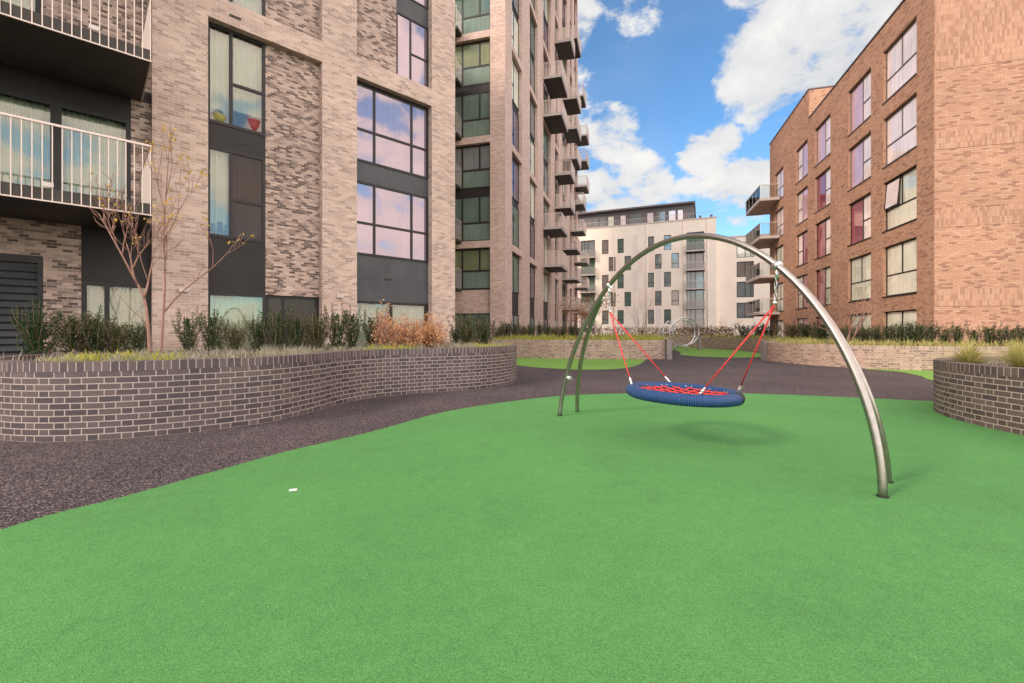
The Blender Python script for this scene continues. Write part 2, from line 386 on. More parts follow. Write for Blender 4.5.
# ------------------------------------------------------------------ brick planters
SOILS = {}
def planter(label, path, back, H, wall_m, cop_m, soil_z, base, n=10, end_pier=None, smooth_path=True):
    root = thing('brick_planter', label, 'planter', base, 'curved brick planters round the courtyard')
    P = catmull(path, n) if smooth_path else [Vector((*p, 0)) for p in path]
    T = .225; N = len(P); inn = []; L = [0]
    for i in range(N):
        d = (P[min(i + 1, N - 1)] - P[max(i - 1, 0)]).normalized(); inn.append(P[i] + Vector((-d.y, d.x, 0)) * T)
        if i: L.append(L[-1] + (P[i] - P[i - 1]).length)
    ch = .1125
    w = MB(); c = MB(); up = lambda p, z: Vector((p.x, p.y, z))
    for i in range(N - 1):
        a, b, ai, bi = P[i], P[i + 1], inn[i], inn[i + 1]; u0, u1 = L[i], L[i + 1]
        w.face([up(a, 0), up(b, 0), up(b, H - ch), up(a, H - ch)], [(u0, 0), (u1, 0), (u1, H - ch), (u0, H - ch)])
        w.face([up(bi, 0), up(ai, 0), up(ai, H - ch), up(bi, H - ch)], [(u1, 0), (u0, 0), (u0, H - ch), (u1, H - ch)])
        e = .003
        d = (ai - a).normalized() * e; d2 = (bi - b).normalized() * e
        a2, b2, ai2, bi2 = a - d, b - d2, ai + d, bi + d2
        c.face([up(a2, H - ch), up(b2, H - ch), up(b2, H), up(a2, H)], [(u0, .02), (u1, .02), (u1, .13), (u0, .13)])
        c.face([up(a2, H), up(b2, H), up(bi2, H), up(ai2, H)], [(u0, .13), (u1, .13), (u1, .34), (u0, .34)])
        c.face([up(bi2, H - ch), up(ai2, H - ch), up(ai2, H), up(bi2, H)], [(u1, .02), (u0, .02), (u0, .13), (u1, .13)])
    for k, r in ((0, 1), (N - 1, -1)):
        q = [up(inn[k], 0), up(P[k], 0), up(P[k], H - ch), up(inn[k], H - ch)]
        w.face(q if r == 1 else q[::-1])
        q = [up(inn[k], H - ch), up(P[k], H - ch), up(P[k], H), up(inn[k], H)]
        c.face(q if r == 1 else q[::-1])
    w.build('wall', wall_m, root); c.build('coping', cop_m, root)
    sm = MB(); sm.face([(p.x, p.y, soil_z) for p in inn] + [(b[0], b[1], soil_z) for b in back])
    sm.build('soil', M['soil'], root)
    if end_pier:
        for (x, y) in end_pier:
            p = MB(); p.box(W, x - .12, x + .12, y - .15, y + .15, 0, H + .03); p.build('end_post', M['grey_post'], root)
    SOILS[label] = ([(p.x, p.y) for p in inn] + list(back), soil_z)
    return root

PL = 'long S-curved dark purple brick planter below the buff brick flats'
planter(PL, [(-7.7, 8.0), (-7.5, 6.6), (-6.9, 5.75), (-6.2, 5.4), (-5.45, 5.27), (-4.6, 5.48), (-3.95, 5.9), (-3.45, 6.45), (-3.2, 7.25), (-3.05, 8.1), (-2.65, 8.85), (-1.85, 9.45), (-.75, 10.1), (-.15, 10.85), (.12, 11.7), (.0, 12.6), (-.6, 13.4), (-1.6, 14.1)],
        [(-2.5, 15.9), (-4.5, 14.0), (-7.5, 11.2), (-9.2, 9.6)], .93, M['dark'], M['dark_soldier'], .84, (-4, 8, 0))
PM = 'middle brick planter behind the left leg of the swing arch, half in sun'
planter(PM, [(-4.5, 23.0), (-2, 22.4), (.3, 21.8), (2, 21.2), (3.6, 20.9), (5.4, 20.75), (6.9, 20.75), (7.5, 21.2), (8.0, 23.0), (8.4, 26), (8.6, 31)],
        [(7.5, 33.5), (3.4, 35.0), (-.1, 25.6), (-2.5, 26.0)], .88, M['sand'], M['sand_soldier'], .78, (3, 24, 0), end_pier=[(7.2, 20.72)])
PF = 'farthest brick planter, running behind the ring climber'
planter(PF, [(2.5, 39), (6, 38.1), (9.5, 37.2), (12.5, 36.2), (14.2, 35.0), (15.0, 33.0), (15.3, 30.5), (15.5, 28.0), (16.4, 26.4)],
        [(19.0, 27.0), (20, 34), (19.5, 40), (14, 44), (4, 46)], .82, M['sand'], M['sand_soldier'], .74, (12, 38, 0))
PR = 'long brick planter below the orange brick flats'
planter(PR, [(13.6, 23.2), (12.2, 21.2), (11.25, 19.9), (11.1, 18.4), (11.55, 16.6), (12.4, 15.35), (13.8, 14.7), (16, 14.3), (19, 14.1), (24, 14.0)],
        [(24, 15.6), (16.2, 17.2), (18.0, 23.5), (16.6, 24.5)], .80, M['sand'], M['sand_soldier'], .72, (14, 17, 0), end_pier=[(11.22, 19.95)])
PN = 'rounded near-black brick planter at the edge of the green play surface'
planter(PN, [(12, 8.4), (9.4, 8.38), (8.2, 8.2), (7.36, 7.8), (6.82, 7.25), (6.52, 6.65), (6.38, 6.05), (6.35, 5.5), (6.32, 4.6), (6.3, 3.5), (6.6, 2.0)],
        [(12, 1.0)], .83, M['dark'], M['dark_soldier'], .75, (8, 6, 0))

# ------------------------------------------------------------------ facade tools
def wall_front(mb, F, x0, x1, z0, z1, ops, d):
    """A wall face at y=0 with openings (xa,xb,za,zb) cut through and their reveals d deep."""
    xs = sorted({x0, x1, *[o[0] for o in ops], *[o[1] for o in ops]}); zs = sorted({z0, z1, *[o[2] for o in ops], *[o[3] for o in ops]})
    xs = [x for x in xs if x0 <= x <= x1]; zs = [z for z in zs if z0 <= z <= z1]
    for i in range(len(xs) - 1):
        k = 0
        while k < len(zs) - 1:
            xm, zm = (xs[i] + xs[i + 1]) / 2, (zs[k] + zs[k + 1]) / 2
            inside = lambda z: any(o[0] < xm < o[1] and o[2] < z < o[3] for o in ops)
            if inside(zm): k += 1; continue
            j = k + 1
            while j < len(zs) - 1 and not inside((zs[j] + zs[j + 1]) / 2): j += 1
            mb.face([F(xs[i], 0, zs[k]), F(xs[i + 1], 0, zs[k]), F(xs[i + 1], 0, zs[j]), F(xs[i], 0, zs[j])]); k = j
    for (a, b, c, e) in ops:
        mb.face([F(a, 0, c), F(a, d, c), F(a, d, e), F(a, 0, e)])
        mb.face([F(b, d, c), F(b, 0, c), F(b, 0, e), F(b, d, e)])
        mb.face([F(a, 0, e), F(a, d, e), F(b, d, e), F(b, 0, e)])
        mb.face([F(a, d, c), F(a, 0, c), F(b, 0, c), F(b, d, c)])

def window(root, F, x0, x1, z0, z1, y, pane, mull=(), trans=(), frame='frame', fw=.055, room=None, curtain=None, sill=False, parts=None):
    """One window: a metal frame with bars at y, its glass (and a room with a curtain behind clear glass)."""
    f = MB(); D = .07
    f.box(F, x0, x0 + fw, y, y + D, z0, z1); f.box(F, x1 - fw, x1, y, y + D, z0, z1)
    f.box(F, x0 + fw, x1 - fw, y, y + D, z1 - fw, z1); f.box(F, x0 + fw, x1 - fw, y, y + D, z0, z0 + fw)
    for m in mull:
        za, zb = (m[1], m[2]) if isinstance(m, tuple) else (z0 + fw, z1 - fw); mx = m[0] if isinstance(m, tuple) else m
        f.box(F, mx - fw / 2, mx + fw / 2, y + .003, y + D - .003, za, zb)
    for (xa, xb, z) in trans:
        f.box(F, xa, xb, y + .006, y + D - .006, z - fw / 2, z + fw / 2)
    o = f.build('window', M[frame], root)
    for (xa, xb, za, zb, mt) in (parts or [(x0 + fw, x1 - fw, z0 + fw, z1 - fw, pane)]):
        p = MB(); p.box(F, xa, xb, y + .032, y + .045, za, zb); p.build('pane', M[mt], o)
    if sill:
        s_ = MB(); s_.box(F, x0 - .04, x1 + .04, y - .16, y - .002, z0 - .05, z0 - .004); s_.build('sill', M[frame], o)
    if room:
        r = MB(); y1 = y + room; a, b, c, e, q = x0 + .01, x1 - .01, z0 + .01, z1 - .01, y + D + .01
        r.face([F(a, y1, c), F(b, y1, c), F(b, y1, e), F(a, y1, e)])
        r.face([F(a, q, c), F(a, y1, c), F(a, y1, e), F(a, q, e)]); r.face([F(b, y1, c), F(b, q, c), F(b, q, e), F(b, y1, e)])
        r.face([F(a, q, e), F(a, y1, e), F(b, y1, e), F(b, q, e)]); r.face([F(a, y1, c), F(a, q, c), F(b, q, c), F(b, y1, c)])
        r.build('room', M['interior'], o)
    for cu in (curtain or ()):
        xa, xb, mt = cu[:3]; zt = z1 - .05; zb = z0 + .03 if len(cu) < 4 else cu[3]
        c = MB(); n = max(8, int((xb - xa) / .022)); yy = y + .22
        pr = None
        for i in range(n + 1):
            x = xa + (xb - xa) * i / n; yo = .022 * math.sin(i * 1.25 + rnd.uniform(-.3, .3)) + .01 * math.sin(i * .31)
            if pr:
                c.face([F(pr[0], yy + pr[1], zb), F(x, yy + yo, zb), F(x, yy + yo, zt), F(pr[0], yy + pr[1], zt)], smooth=False)
            pr = (x, yo)
        c.build('curtain', M[mt], o)
    return o

def panel(root, F, x0, x1, y0, y1, z0, z1, mat, name='spandrel_panel'):
    p = MB(); p.box(F, x0, x1, y0, y1, z0, z1); return p.build(name, M[mat], root)

def balcony(root, F, x0, x1, out, z, th=.25, rh=1.1, bar=.11, rail='rail', y_in=-.004, bw=.008, edge='slab_edge', glass=False, plates=(), drop=0, under='soffit'):
    """A slab carried out from the wall, edge trim, soffit and an upright-bar railing."""
    s_ = MB(); s_.box(F, x0, x1, -out, y_in, z + .03, z + th); o = s_.build('balcony', M[edge], root)
    q = MB(); q.box(F, x0 + .03, x1 - .03, -out + .03, y_in - .004, z, z + .028); q.build('soffit', M[under], o)
    r = MB(); zt = z + th + rh; zb = z + drop if drop else z + th + .06
    def run(ax, ay, bx, by):
        n = max(2, int(math.hypot(bx - ax, by - ay) / bar))
        for i in range(n + 1):
            x = ax + (bx - ax) * i / n; y = ay + (by - ay) * i / n
            w = bw
            r.box(F, x - w, x + w, y - w, y + w, zb - .016, zt - .021)
        for (za, zb_) in ((zt - .02, zt + .02), (zb - .015, zb + .008)):
            dx, dy = (.02, .02)
            if abs(bx - ax) > abs(by - ay): r.box(F, min(ax, bx) - .02, max(ax, bx) + .02, ay - dy, ay + dy, za, zb_)
            else: r.box(F, ax - dx, ax + dx, min(ay, by) + .021, max(ay, by) - .021, za, zb_)
    e = .02
    if glass: bar = 1.2
    run(x0 + e, -out - .012, x1 - e, -out - .012); run(x0 + e, -out, x0 + e, y_in - .03); run(x1 - e, -out, x1 - e, y_in - .03)
    r.build('railing', M[rail], o)
    if glass:
        gl = MB(); zg = zt - .03
        gl.box(F, x0 + .06, x1 - .06, -out + .004, -out + .014, zb + .02, zg)
        gl.box(F, x0 + .012, x0 + .03, -out + .06, y_in - .06, zb + .02, zg); gl.box(F, x1 - .03, x1 - .012, -out + .06, y_in - .06, zb + .02, zg)
        gl.build('glass_panel', M['rail_glass'], o)
    for px in plates:
        p = MB(); p.box(F, px - .07, px + .07, -out - .035, -out - .024, z + th + .02, z + th + .10); p.build('plate', M['slab_edge'], o)
    return o

# ------------------------------------------------------------------ near left flats
A = Frame((-10.137, 8.910), (.7280, .6855))
ba = thing('apartment_building', 'near buff brick apartment block with railed balconies and dark recessed window bays', 'building', A(3, 0, 0), 'blocks of flats round the courtyard')
HA = 20.4; AX0, AX1 = -7.0, 11.06
bays = [(3.46, 6.27), (7.33, 10.06)]; lev = [(0, 9.2), (9.8, 15.7), (16.3, 19.6)]
ops = [(a, b, c, d) for a, b in bays for c, d in lev] + [(-6.0, 2.36, 0, 19.6)]
w = MB(); wall_front(w, A, AX0, AX1, 0, HA, ops, .25)
w.face([A(AX1, 0, 0), A(AX1, 14, 0), A(AX1, 14, HA), A(AX1, 0, HA)]); w.face([A(AX0, 14, 0), A(AX0, 0, 0), A(AX0, 0, HA), A(AX0, 14, HA)])
w.face([A(AX0, 0, HA), A(AX1, 0, HA), A(AX1, 14, HA), A(AX0, 14, HA)]); w.face([A(AX1, 14, 0), A(AX0, 14, 0), A(AX0, 14, HA), A(AX1, 14, HA)])
w.build('wall', M['buff'], ba)
RY = .22
def rough(x0, x1, z0, z1): panel(ba, A, x0, x1, RY, .6, z0, z1, 'buff_rough', 'brick_panel')
# bay 1
rough(4.82, 6.268, 2.3, 9.198)
for zb, zt in ((2.3, 3.72), (6.05, 6.65)): panel(ba, A, 3.462, 4.818, RY + .02, .6, zb, zt, 'panel')
window(ba, A, 3.462, 4.818, 6.65, 9.198, RY, 'clear', [4.0], [(4.03, 4.76, 7.8)], fw=.075, room=1.4, curtain=[(3.5, 4.05, 'curtain'), (4.1, 4.8, 'curtain', 7.2)])
window(ba, A, 3.462, 4.818, 3.72, 6.05, RY, 'clear', [4.0], [(4.03, 4.76, 4.75)], fw=.075, room=1.4, curtain=[(3.5, 3.98, 'curtain')],
       parts=[(3.52, 3.98, 3.78, 6.0, 'clear'), (4.03, 4.76, 3.78, 6.0, 'g_dark')])
window(ba, A, 3.462, 4.84, .1, 2.3, RY, 'clear', [], [], room=1.4, curtain=[(3.5, 4.82, 'curtain_cream')], fw=.08)
window(ba, A, 4.845, 6.268, .1, 2.298, RY + .06, 'g_dark', [5.3], [], fw=.07)
# bay 2
for zb, zt in ((2.26, 3.71), (6.05, 6.67)): panel(ba, A, 7.332, 10.058, RY + .02, .6, zb, zt, 'panel_grey')
for z0 in (3.71, 6.67):
    z1 = min(z0 + 2.34 if z0 < 5 else 9.198, 9.198)
    window(ba, A, 7.332, 10.058, z0, z1, RY, 'g_lilac', [8.02, 9.39], [(7.39, 7.99, z0 + 1.03), (8.05, 9.36, z0 + 1.03), (9.42, 10.0, z0 + 1.03)], fw=.075)
window(ba, A, 7.332, 10.058, .1, 2.26, RY, 'clear', [8.62], [], room=1.4, curtain=[(7.4, 8.55, 'curtain'), (8.68, 10.0, 'curtain')], fw=.08)
# upper bays
for z0, z1 in ((9.8, 12.05), (12.7, 15.2), (16.3, 18.6)):
    window(ba, A, 3.462, 4.818, z0, z1, RY, 'clear', [4.0], [(4.03, 4.76, z0 + 1.1)], fw=.075, room=1.4, curtain=[(3.5, 4.8, 'curtain')])
    window(ba, A, 8.8, 10.058, z0, z1, RY, 'g_lilac', [9.35], [(9.38, 10.0, z0 + 1.05)])
for z0, z1 in ((12.05, 12.7), (15.2, 15.698), (18.6, 19.598)):
    panel(ba, A, 3.462, 4.818, RY + .02, .6, z0, z1, 'panel'); panel(ba, A, 8.8, 10.058, RY + .02, .6, z0, z1, 'panel_grey')
for z0, z1 in lev[1:]:
    rough(4.82, 6.268, z0 + .002, z1 - .002); rough(7.332, 8.798, z0 + .002, z1 - .002)
# balcony bay, ground floor
panel(ba, A, -5.998, -2.0, RY, .6, 0, 3.6, 'buff_rough', 'brick_panel'); panel(ba, A, -2.0, .58, RY, .6, 2.87, 3.6, 'buff_rough', 'brick_panel'); panel(ba, A, .58, 1.16, RY, .6, 0, 3.6, 'buff_rough', 'brick_panel')
ld = panel(ba, A, -1.998, .578, RY + .08, .6, 0, 2.868, 'frame', 'louvre_door')
lv = MB()
for i in range(17):
    z = .12 + i * .15
    lv.face([A(-1.9, RY + .05, z), A(.5, RY + .05, z), A(.5, RY + .004, z + .02), A(-1.9, RY + .004, z + .02)][::-1])
    lv.face([A(-1.9, RY + .004, z + .02), A(.5, RY + .004, z + .02), A(.5, RY + .07, z + .12), A(-1.9, RY + .07, z + .12)])
lv.build('slats', M['panel_grey'], ld)
fr = MB(); fr.box(A, .5, .578, RY - .01, RY + .079, 0, 2.868); fr.box(A, -1.998, .5, RY - .01, RY + .079, 2.72, 2.868); fr.build('door_frame', M['frame'], ld)
panel(ba, A, 1.162, 2.358, RY + .03, .6, 2.4, 3.6, 'panel'); 
window(ba, A, 1.162, 2.358, .1, 2.4, RY + .02, 'clear', [1.58], [], room=1.4, curtain=[(1.22, 1.55, 'curtain_cream'), (1.62, 2.3, 'curtain_cream')], fw=.09)
# balcony bay, upper floors
fl = [3.6, 6.68, 9.76, 12.84, 15.92]
for i, z in enumerate(fl):
    zf, zc = z + .25, (fl[i + 1] if i < 4 else 19.598)
    panel(ba, A, -5.998, 2.358, RY + .02, .6, z, zf, 'panel', 'floor_band')
    if i != 1:
        panel(ba, A, 1.992, 2.358, RY, .6, zf, zc, 'buff_rough', 'brick_panel')
        panel(ba, A, -5.998, 1.992, RY + .02, .6, zc - .5, zc, 'panel')
        for xa, xb in ((-4.0, -1.15), (-1.15, .77), (.77, 1.99)):
            window(ba, A, xa, xb, zf, zc - .5, RY, 'clear', [], [], room=1.6, curtain=[(xa + .08, xb - .08, 'curtain')], fw=.085)
        panel(ba, A, -5.998, -4.0, RY, .6, zf, zc - .5, 'buff_rough', 'brick_panel')
    else:
        rough(.55, 2.358, zf, zc); rough(-5.998, -1.6, zf, zc)
        window(ba, A, -1.6, .55, zf, zc - .2, RY, 'clear', [-.5], [], room=1.6, curtain=[(-1.5, .5, 'curtain')], fw=.085); panel(ba, A, -1.6, .55, RY + .02, .6, zc - .2, zc, 'panel')
    balcony(ba, A, -4.6, 2.2, 1.9, z, .25, 1.15, .125, y_in=RY - .01, plates=(.75, -.75) if i != 1 else (-.95, 1.35), edge='soffit', drop=.02)
for (x, z) in ((2.95, 2.25), (6.78, 2.3)):
    l_ = MB(); l_.box(A, x - .10, x + .10, -.09, -.003, z, z + .085); l_.build('wall_lamp', M['slab_edge'], ba)
for (x0, y0, z0) in ((4.05, 0, 9.42), (8.5, RY + .02, 2.98), (4.3, RY + .02, 6.28)):
    l_ = MB(); l_.box(A, x0 - .13, x0 + .13, y0 - .012, y0 - .002, z0, z0 + .06); l_.build('air_vent', M['frame'], ba)
# little things on the window ledges
def lathe(name, c, prof, mat, label, cat, seg=14):
    m = MB(); m.tube([(c[0], c[1], c[2] + z) for r_, z in prof], [r_ for r_, z in prof], seg); return tag(m.build(name, M[mat], base=c), label, cat)
c = A(4.55, RY + .16, 6.71); lathe('bowl', c, [(.12, 0), (.17, .16), (.2, .3), (.21, .32), (.19, .31), (.1, .06)], 'red_bowl', 'red plastic tub on an upper window ledge of the buff flats', 'tub')
c = A(3.75, RY + .16, 6.71); lathe('bowl', c, [(.14, 0), (.18, .1), (.2, .2), (.2, .21), (.16, .2), (.1, .05)], 'yellow_bowl', 'yellow bowl on an upper window ledge beside the curtain', 'bowl')
m = MB(); m.ball(c + Vector((0, 0, .27)), .13, sz=.8); tag(m.build('dark_pot', M['black_item'], base=c + Vector((0, 0, .16))), 'dark round pot standing in the yellow bowl on the window ledge', 'pot')
for i, (x, h, lab) in enumerate(((3.62, .3, 'narrow dark vase on the lower ledge beside the curtain edge'), (3.78, .36, 'tallest dark vase on the lower window ledge'), (3.93, .3, 'dark vase on the lower ledge next to the window bar'))):
    c = A(x, RY + .13, 3.78); lathe('vase', c, [(.05, 0), (.065, h * .35), (.04, h * .7), (.055, h)], 'black_item', lab, 'vase', 10)

# ------------------------------------------------------------------ tower
C0 = Vector((-.4, 26.0, 0)); B = Frame((C0.x, C0.y), (.268, .963))
bt_ = thing('apartment_tower', 'tall grey pink brick apartment tower with stacked balconies behind the near flats', 'building', C0, 'blocks of flats round the courtyard')
HT = 47.0; BF = Frame((C0.x - 12 * .963, C0.y + 12 * .268), (.963, -.268))
pair = [(2.0 if k == 0 else 6.6 + 6.15 * (k - 1), 6.2 + 6.15 * k) for k in range(7)]
pair[0] = (0.1, 6.2)
sidebays = [(1.5, 4.0), (6.2, 8.8), (11.0, 14.2), (16.4, 18.4), (20.6, 23.8), (26.0, 28.0), (29.6, 32.4)]
w = MB()
wall_front(w, B, 0, 33, 0, HT, [(a, b, c, d) for a, b in sidebays for c, d in pair], .3)
wall_front(w, BF, 0, 12, 0, HT, [(6.6, 11.08, c, d) for c, d in pair], .3)
w.face([B(0, 0, HT), B(33, 0, HT), B(33, 14, HT), B(0, 14, HT)]); w.face([B(33, 0, 0), B(33, 14, 0), B(33, 14, HT), B(33, 0, HT)])
w.face([B(33, 14, 0), B(0, 14, 0), B(0, 14, HT), B(33, 14, HT)]); w.face([B(0, 14, 0), B(0, 12, 0), B(0, 12, HT), B(0, 14, HT)])
w.build('wall', M['pink'], bt_)
flo = lambda c, d, k: ((.1, 2.35) if k == 0 else (c, c + 2.75), (3.75, d) if k == 0 else (c + 3.15, d))
for k, (c, d) in enumerate(pair):
    (a0, a1), (b0, b1) = flo(c, d, k)
    if c > 33: continue
    # front loggia
    if c < 22:
        panel(bt_, BF, 6.602, 11.078, .27, .6, a1, b0, 'pink' if k == 0 else 'frame', 'brick_panel' if k == 0 else 'spandrel_panel')
        for j, (z0, z1) in enumerate(((a0, a1), (b0, b1))):
            if k == 0 and j == 0:
                window(bt_, BF, 8.2, 11.078, z0, z1, .25, 'g_green', [9.4, 10.3], []); continue
            tz = z0 + 1.12; gm = ('g_green', 'g_olive', 'g_green', 'g_cool')[(k * 2 + j) % 4]
            window(bt_, BF, 8.2, 11.078, z0, z1, .25, gm, [(9.25, z0 + .06, z1 - .06), (10.35, tz, z1 - .06)], [(9.3, 11.02, tz)], fw=.10,
                   parts=[(8.26, 11.02, tz + .03, z1 - .06, gm), (8.26, 11.02, z0 + .06, tz - .03, 'g_balustrade')])
            panel(bt_, BF, 6.602, 8.2, .27, .6, z0, z1, 'frame', 'side_panel')
            balcony(bt_, BF, 6.7, 9.32, .75, z0 - .12, .14, 1.15, .11, 'railgrey', bw=.009, edge='soffit')
    for i, (xa, xb) in enumerate(sidebays[:7]):
        panel(bt_, B, xa + .002, xb - .002, .27, .6, a1, b0, 'panel')
        for j, (z0, z1) in enumerate(((a0, a1), (b0, b1))):
            xm = (xa + xb) / 2
            window(bt_, B, xa + .002, xb - .002, z0, z1, .22, ('g_cool', 'g_green', 'g_lilac', 'g_pale')[(i + k + j) % 4], [xm], [(xa + .06, xm - .03, z0 + 1.0)])
for xa, xb, zs in ((10.8, 14.4, (6.65, 9.7, 18.85, 21.9, 31.0)), (16.0, 19.0, (12.75, 15.8, 28.0)), (20.4, 24.0, (3.6, 6.65, 9.7, 18.85, 21.9, 24.95, 31)), (26, 29.0, (12.75, 15.8, 28)), (29.4, 32.6, (3.6, 6.65, 9.7, 18.85, 21.9, 24.95))):
    for z in zs: balcony(bt_, B, xa + .1, xb - .1, 1.5, z - .2, .2, 1.12, .12, 'rail', bw=.017, edge='railgrey')

# ------------------------------------------------------------------ right flats
K = Vector((16.39, 17.47, 0)); E_ = Frame((K.x, K.y), (-.268, -.963)); EF = Frame((K.x, K.y), (.963, -.268))
br = thing('apartment_building', 'orange red brick apartment block with wide windows and glass-railed end balconies', 'building', K, 'blocks of flats round the courtyard')
yx = lambda Y: -(Y - K.y) / .963
cols = [(18.57, 21.1), (22.2, 24.6), (26.85, 29.2), (30.45, 32.65), (35.5, 37.7)]
zz = [(.1, 2.2), (2.9, 5.2), (5.95, 8.2), (8.95, 11.2), (11.95, 14.35)]
XE = yx(39.1); XM = yx(30.6); HR = 15.55; HB = 17.5
ops = [(yx(b), yx(a), c, d) for a, b in cols for c, d in zz]
w = MB()
wall_front(w, E_, XM, 0, 0, HR, [o for o in ops if o[0] > XM], .16)
opx = [o for o in ops if o[0] < XM]
# column 4 straddles the step in the roofline: treat the upper wall as one face from the far end to the step
XS = yx(30.2)
w = MB()
wall_front(w, E_, XS, 0, 0, HR, [o for o in ops if o[0] > XS], .16)
wall_front(w, E_, XE, XS, 0, HB, opx, .16)
w.face([E_(XS, 0, HR), E_(XS, 9, HR), E_(XS, 9, HB), E_(XS, 0, HB)])
w.face([E_(XE, 9, 0), E_(XE, 0, 0), E_(XE, 0, HB), E_(XE, 9, HB)])
w.face([E_(XE, 0, HB), E_(XS, 0, HB), E_(XS, 9, HB), E_(XE, 9, HB)])
w.face([E_(XS, 0, HR), E_(0, 0, HR), E_(0, 14, HR), E_(XS, 14, HR)])
w.face([EF(0, 0, 0), EF(14, 0, 0), EF(14, 0, HR), EF(0, 0, HR)])
w.face([EF(14, 0, 0), EF(14, 12.8, 0), EF(14, 12.8, HR), EF(14, 0, HR)])
w.face([E_(XE, 9, 0), E_(XE, 9, HB), E_(XS, 9, HB), E_(XS, 9, 0)])
w.build('wall', M['red'], br)
for z0, z1 in ((2.25, 2.93), (5.32, 6.0), (8.33, 9.0), (11.4, HR - .12)):
    panel(br, EF, .02, 14, -.014, -.001, z0, z1, 'red_soldier', 'soldier_band')
cp = MB(); cp.box(E_, XS + .003, .05, -.05, .35, HR + .003, HR + .07); cp.box(EF, -.05, 14, -.05, .35, HR + .004, HR + .071); cp.build('parapet_coping', M['grey_frame'], br)
cp = MB(); cp.box(E_, XE - .05, XS + .05, -.05, .35, HB + .003, HB + .07); cp.box(E_, XS - .3, XS + .051, .351, 9, HB + .003, HB + .072); cp.build('parapet_coping', M['grey_frame'], br)
for ci, (a, b) in enumerate(cols):
    x0, x1 = yx(b), yx(a)
    for fi, (z0, z1) in enumerate(zz):
        xm = (x0 + x1) / 2; u0, u1 = x0 + .002, x1 - .002; fw = .055; fm = 'grey_frame' if fi >= 3 else 'frame'
        if ci == 0 or (ci == 1 and fi < 2) or ci == 4:
            pn = 'g_pinkwhite' if fi >= 3 else 'g_pale'; tz = z0 + (z1 - z0) * .42
            if fi == 0: window(br, E_, u0, u1, z0, z1, .12, 'g_pale', [xm], [], fm, fw, sill=True)
            else: window(br, E_, u0, u1, z0, z1, .12, pn, [(xm, tz, z1 - fw)], [(u0 + fw, u1 - fw, tz)], fm, fw, sill=True)
        else:
            ls, rs = (('g_magenta', 'g_pale'), ('g_magenta', 'g_pale'), ('g_magenta', 'g_pinkwhite'), ('g_rose' if ci != 2 else 'g_magenta', 'g_pinkwhite'), ('g_rose', 'g_pinkwhite'))[fi]
            ms = x0 + (x1 - x0) * .56; tz = z0 + (z1 - z0) * .45
            if ci == 3: ms = x0 + (x1 - x0) * .42
            q = [(u0 + fw, ms - fw / 2, z0 + fw, z1 - fw, ls), (ms + fw / 2, u1 - fw, z0 + fw, z1 - fw, rs)]
            if ci == 3: q = [(u0 + fw, ms - fw / 2, z0 + fw, z1 - fw, rs), (ms + fw / 2, u1 - fw, z0 + fw, z1 - fw, ls)]
            window(br, E_, u0, u1, z0, z1, .12, ls, [ms], [(ms + fw / 2, u1 - fw, tz)] if ci != 3 else [(u0 + fw, ms - fw / 2, tz)], fm, fw, sill=True, parts=q)
# one sash tilted open
ts = MB(); xa, xb = yx(21.0), yx(19.95)
for (p0, p1) in (((xa, .02, 6.95), (xa, .11, 8.12)), ((xb, .02, 6.95), (xb, .11, 8.12))):
    ts.tube([E_(*p0), E_(*p1)], .028, 6)
ts.tube([E_(xa, .11, 8.12), E_(xb, .11, 8.12)], .028, 6); ts.tube([E_(xa, .02, 6.95), E_(xb, .02, 6.95)], .028, 6)
so = ts.build('open_sash', M['frame'], br)
tg = MB(); tg.face([E_(xa, .02, 6.95), E_(xb, .02, 6.95), E_(xb, .11, 8.12), E_(xa, .11, 8.12)]); tg.build('pane', M['g_pinkwhite'], so)
for z in (2.75, 5.75, 8.95, 12.05):
    balcony(br, E_, yx(41.3), yx(36.4), 1.42, z - .12, .2, 1.1, .5, 'rail', glass=True, edge='slab_edge', y_in=-.004, under='under_pale')
    e2 = MB(); e2.box(E_, yx(41.3), XE - .004, 0, 2.0, z - .09, z + .08); e2.build('balcony_return', M['under_pale'], br)

# ------------------------------------------------------------------ far flats
Lp, Rp = Vector((9.4, 75.9, 0)), Vector((30.4, 67.0, 0))
G = Frame((Lp.x, Lp.y), ((Rp - Lp).x, (Rp - Lp).y)); GL = (Rp - Lp).length
bb = thing('apartment_building', 'far pinkish white rendered apartment block with a dark zinc top storey', 'building', Lp, 'blocks of flats round the courtyard')
def gx(u):                                    # where along the far facade a given bearing falls
    k = (u - 512) / 450; return (k * G.o.y - G.o.x) / (G.x.x - k * G.x.y)
H1 = 18.2
rows = [(14.2, 16.5), (11.35, 13.65), (8.5, 10.8), (5.6, 7.9), (2.75, 5.0)]
rows = [(z0 - .35, z1 - .35) for z0, z1 in rows]
ua = [(602, 608.5), (617.4, 623.7), (648, 654), (664, 671)]; ub = [(608.7, 615.5), (624.4, 631), (655, 661.5), (671.5, 679)]
wins = [(gx(a), gx(b), z0, z1) for i, (z0, z1) in enumerate(rows) for a, b in (ua if i % 2 == 0 else ub)]
logs = [(gx(a), gx(b), z0 - .5, z1 + .15) for a, b in ((581, 595), (686.5, 704)) for z0, z1 in rows]
w = MB(); wall_front(w, G, 0, GL, 0, H1, wins + logs, .22)
w.face([G(GL, 0, 0), G(GL, 14, 0), G(GL, 14, H1), G(GL, 0, H1)]); w.face([G(0, 14, 0), G(0, 0, 0), G(0, 0, H1), G(0, 14, H1)])
w.face([G(0, 0, H1), G(GL, 0, H1), G(GL, 14, H1), G(0, 14, H1)])
w.build('wall', M['render_w'], bb)
cp = MB(); cp.box(G, -.1, GL + .1, -.08, .3, H1 + .003, H1 + .16); cp.build('parapet_coping', M['slab_edge'], bb)
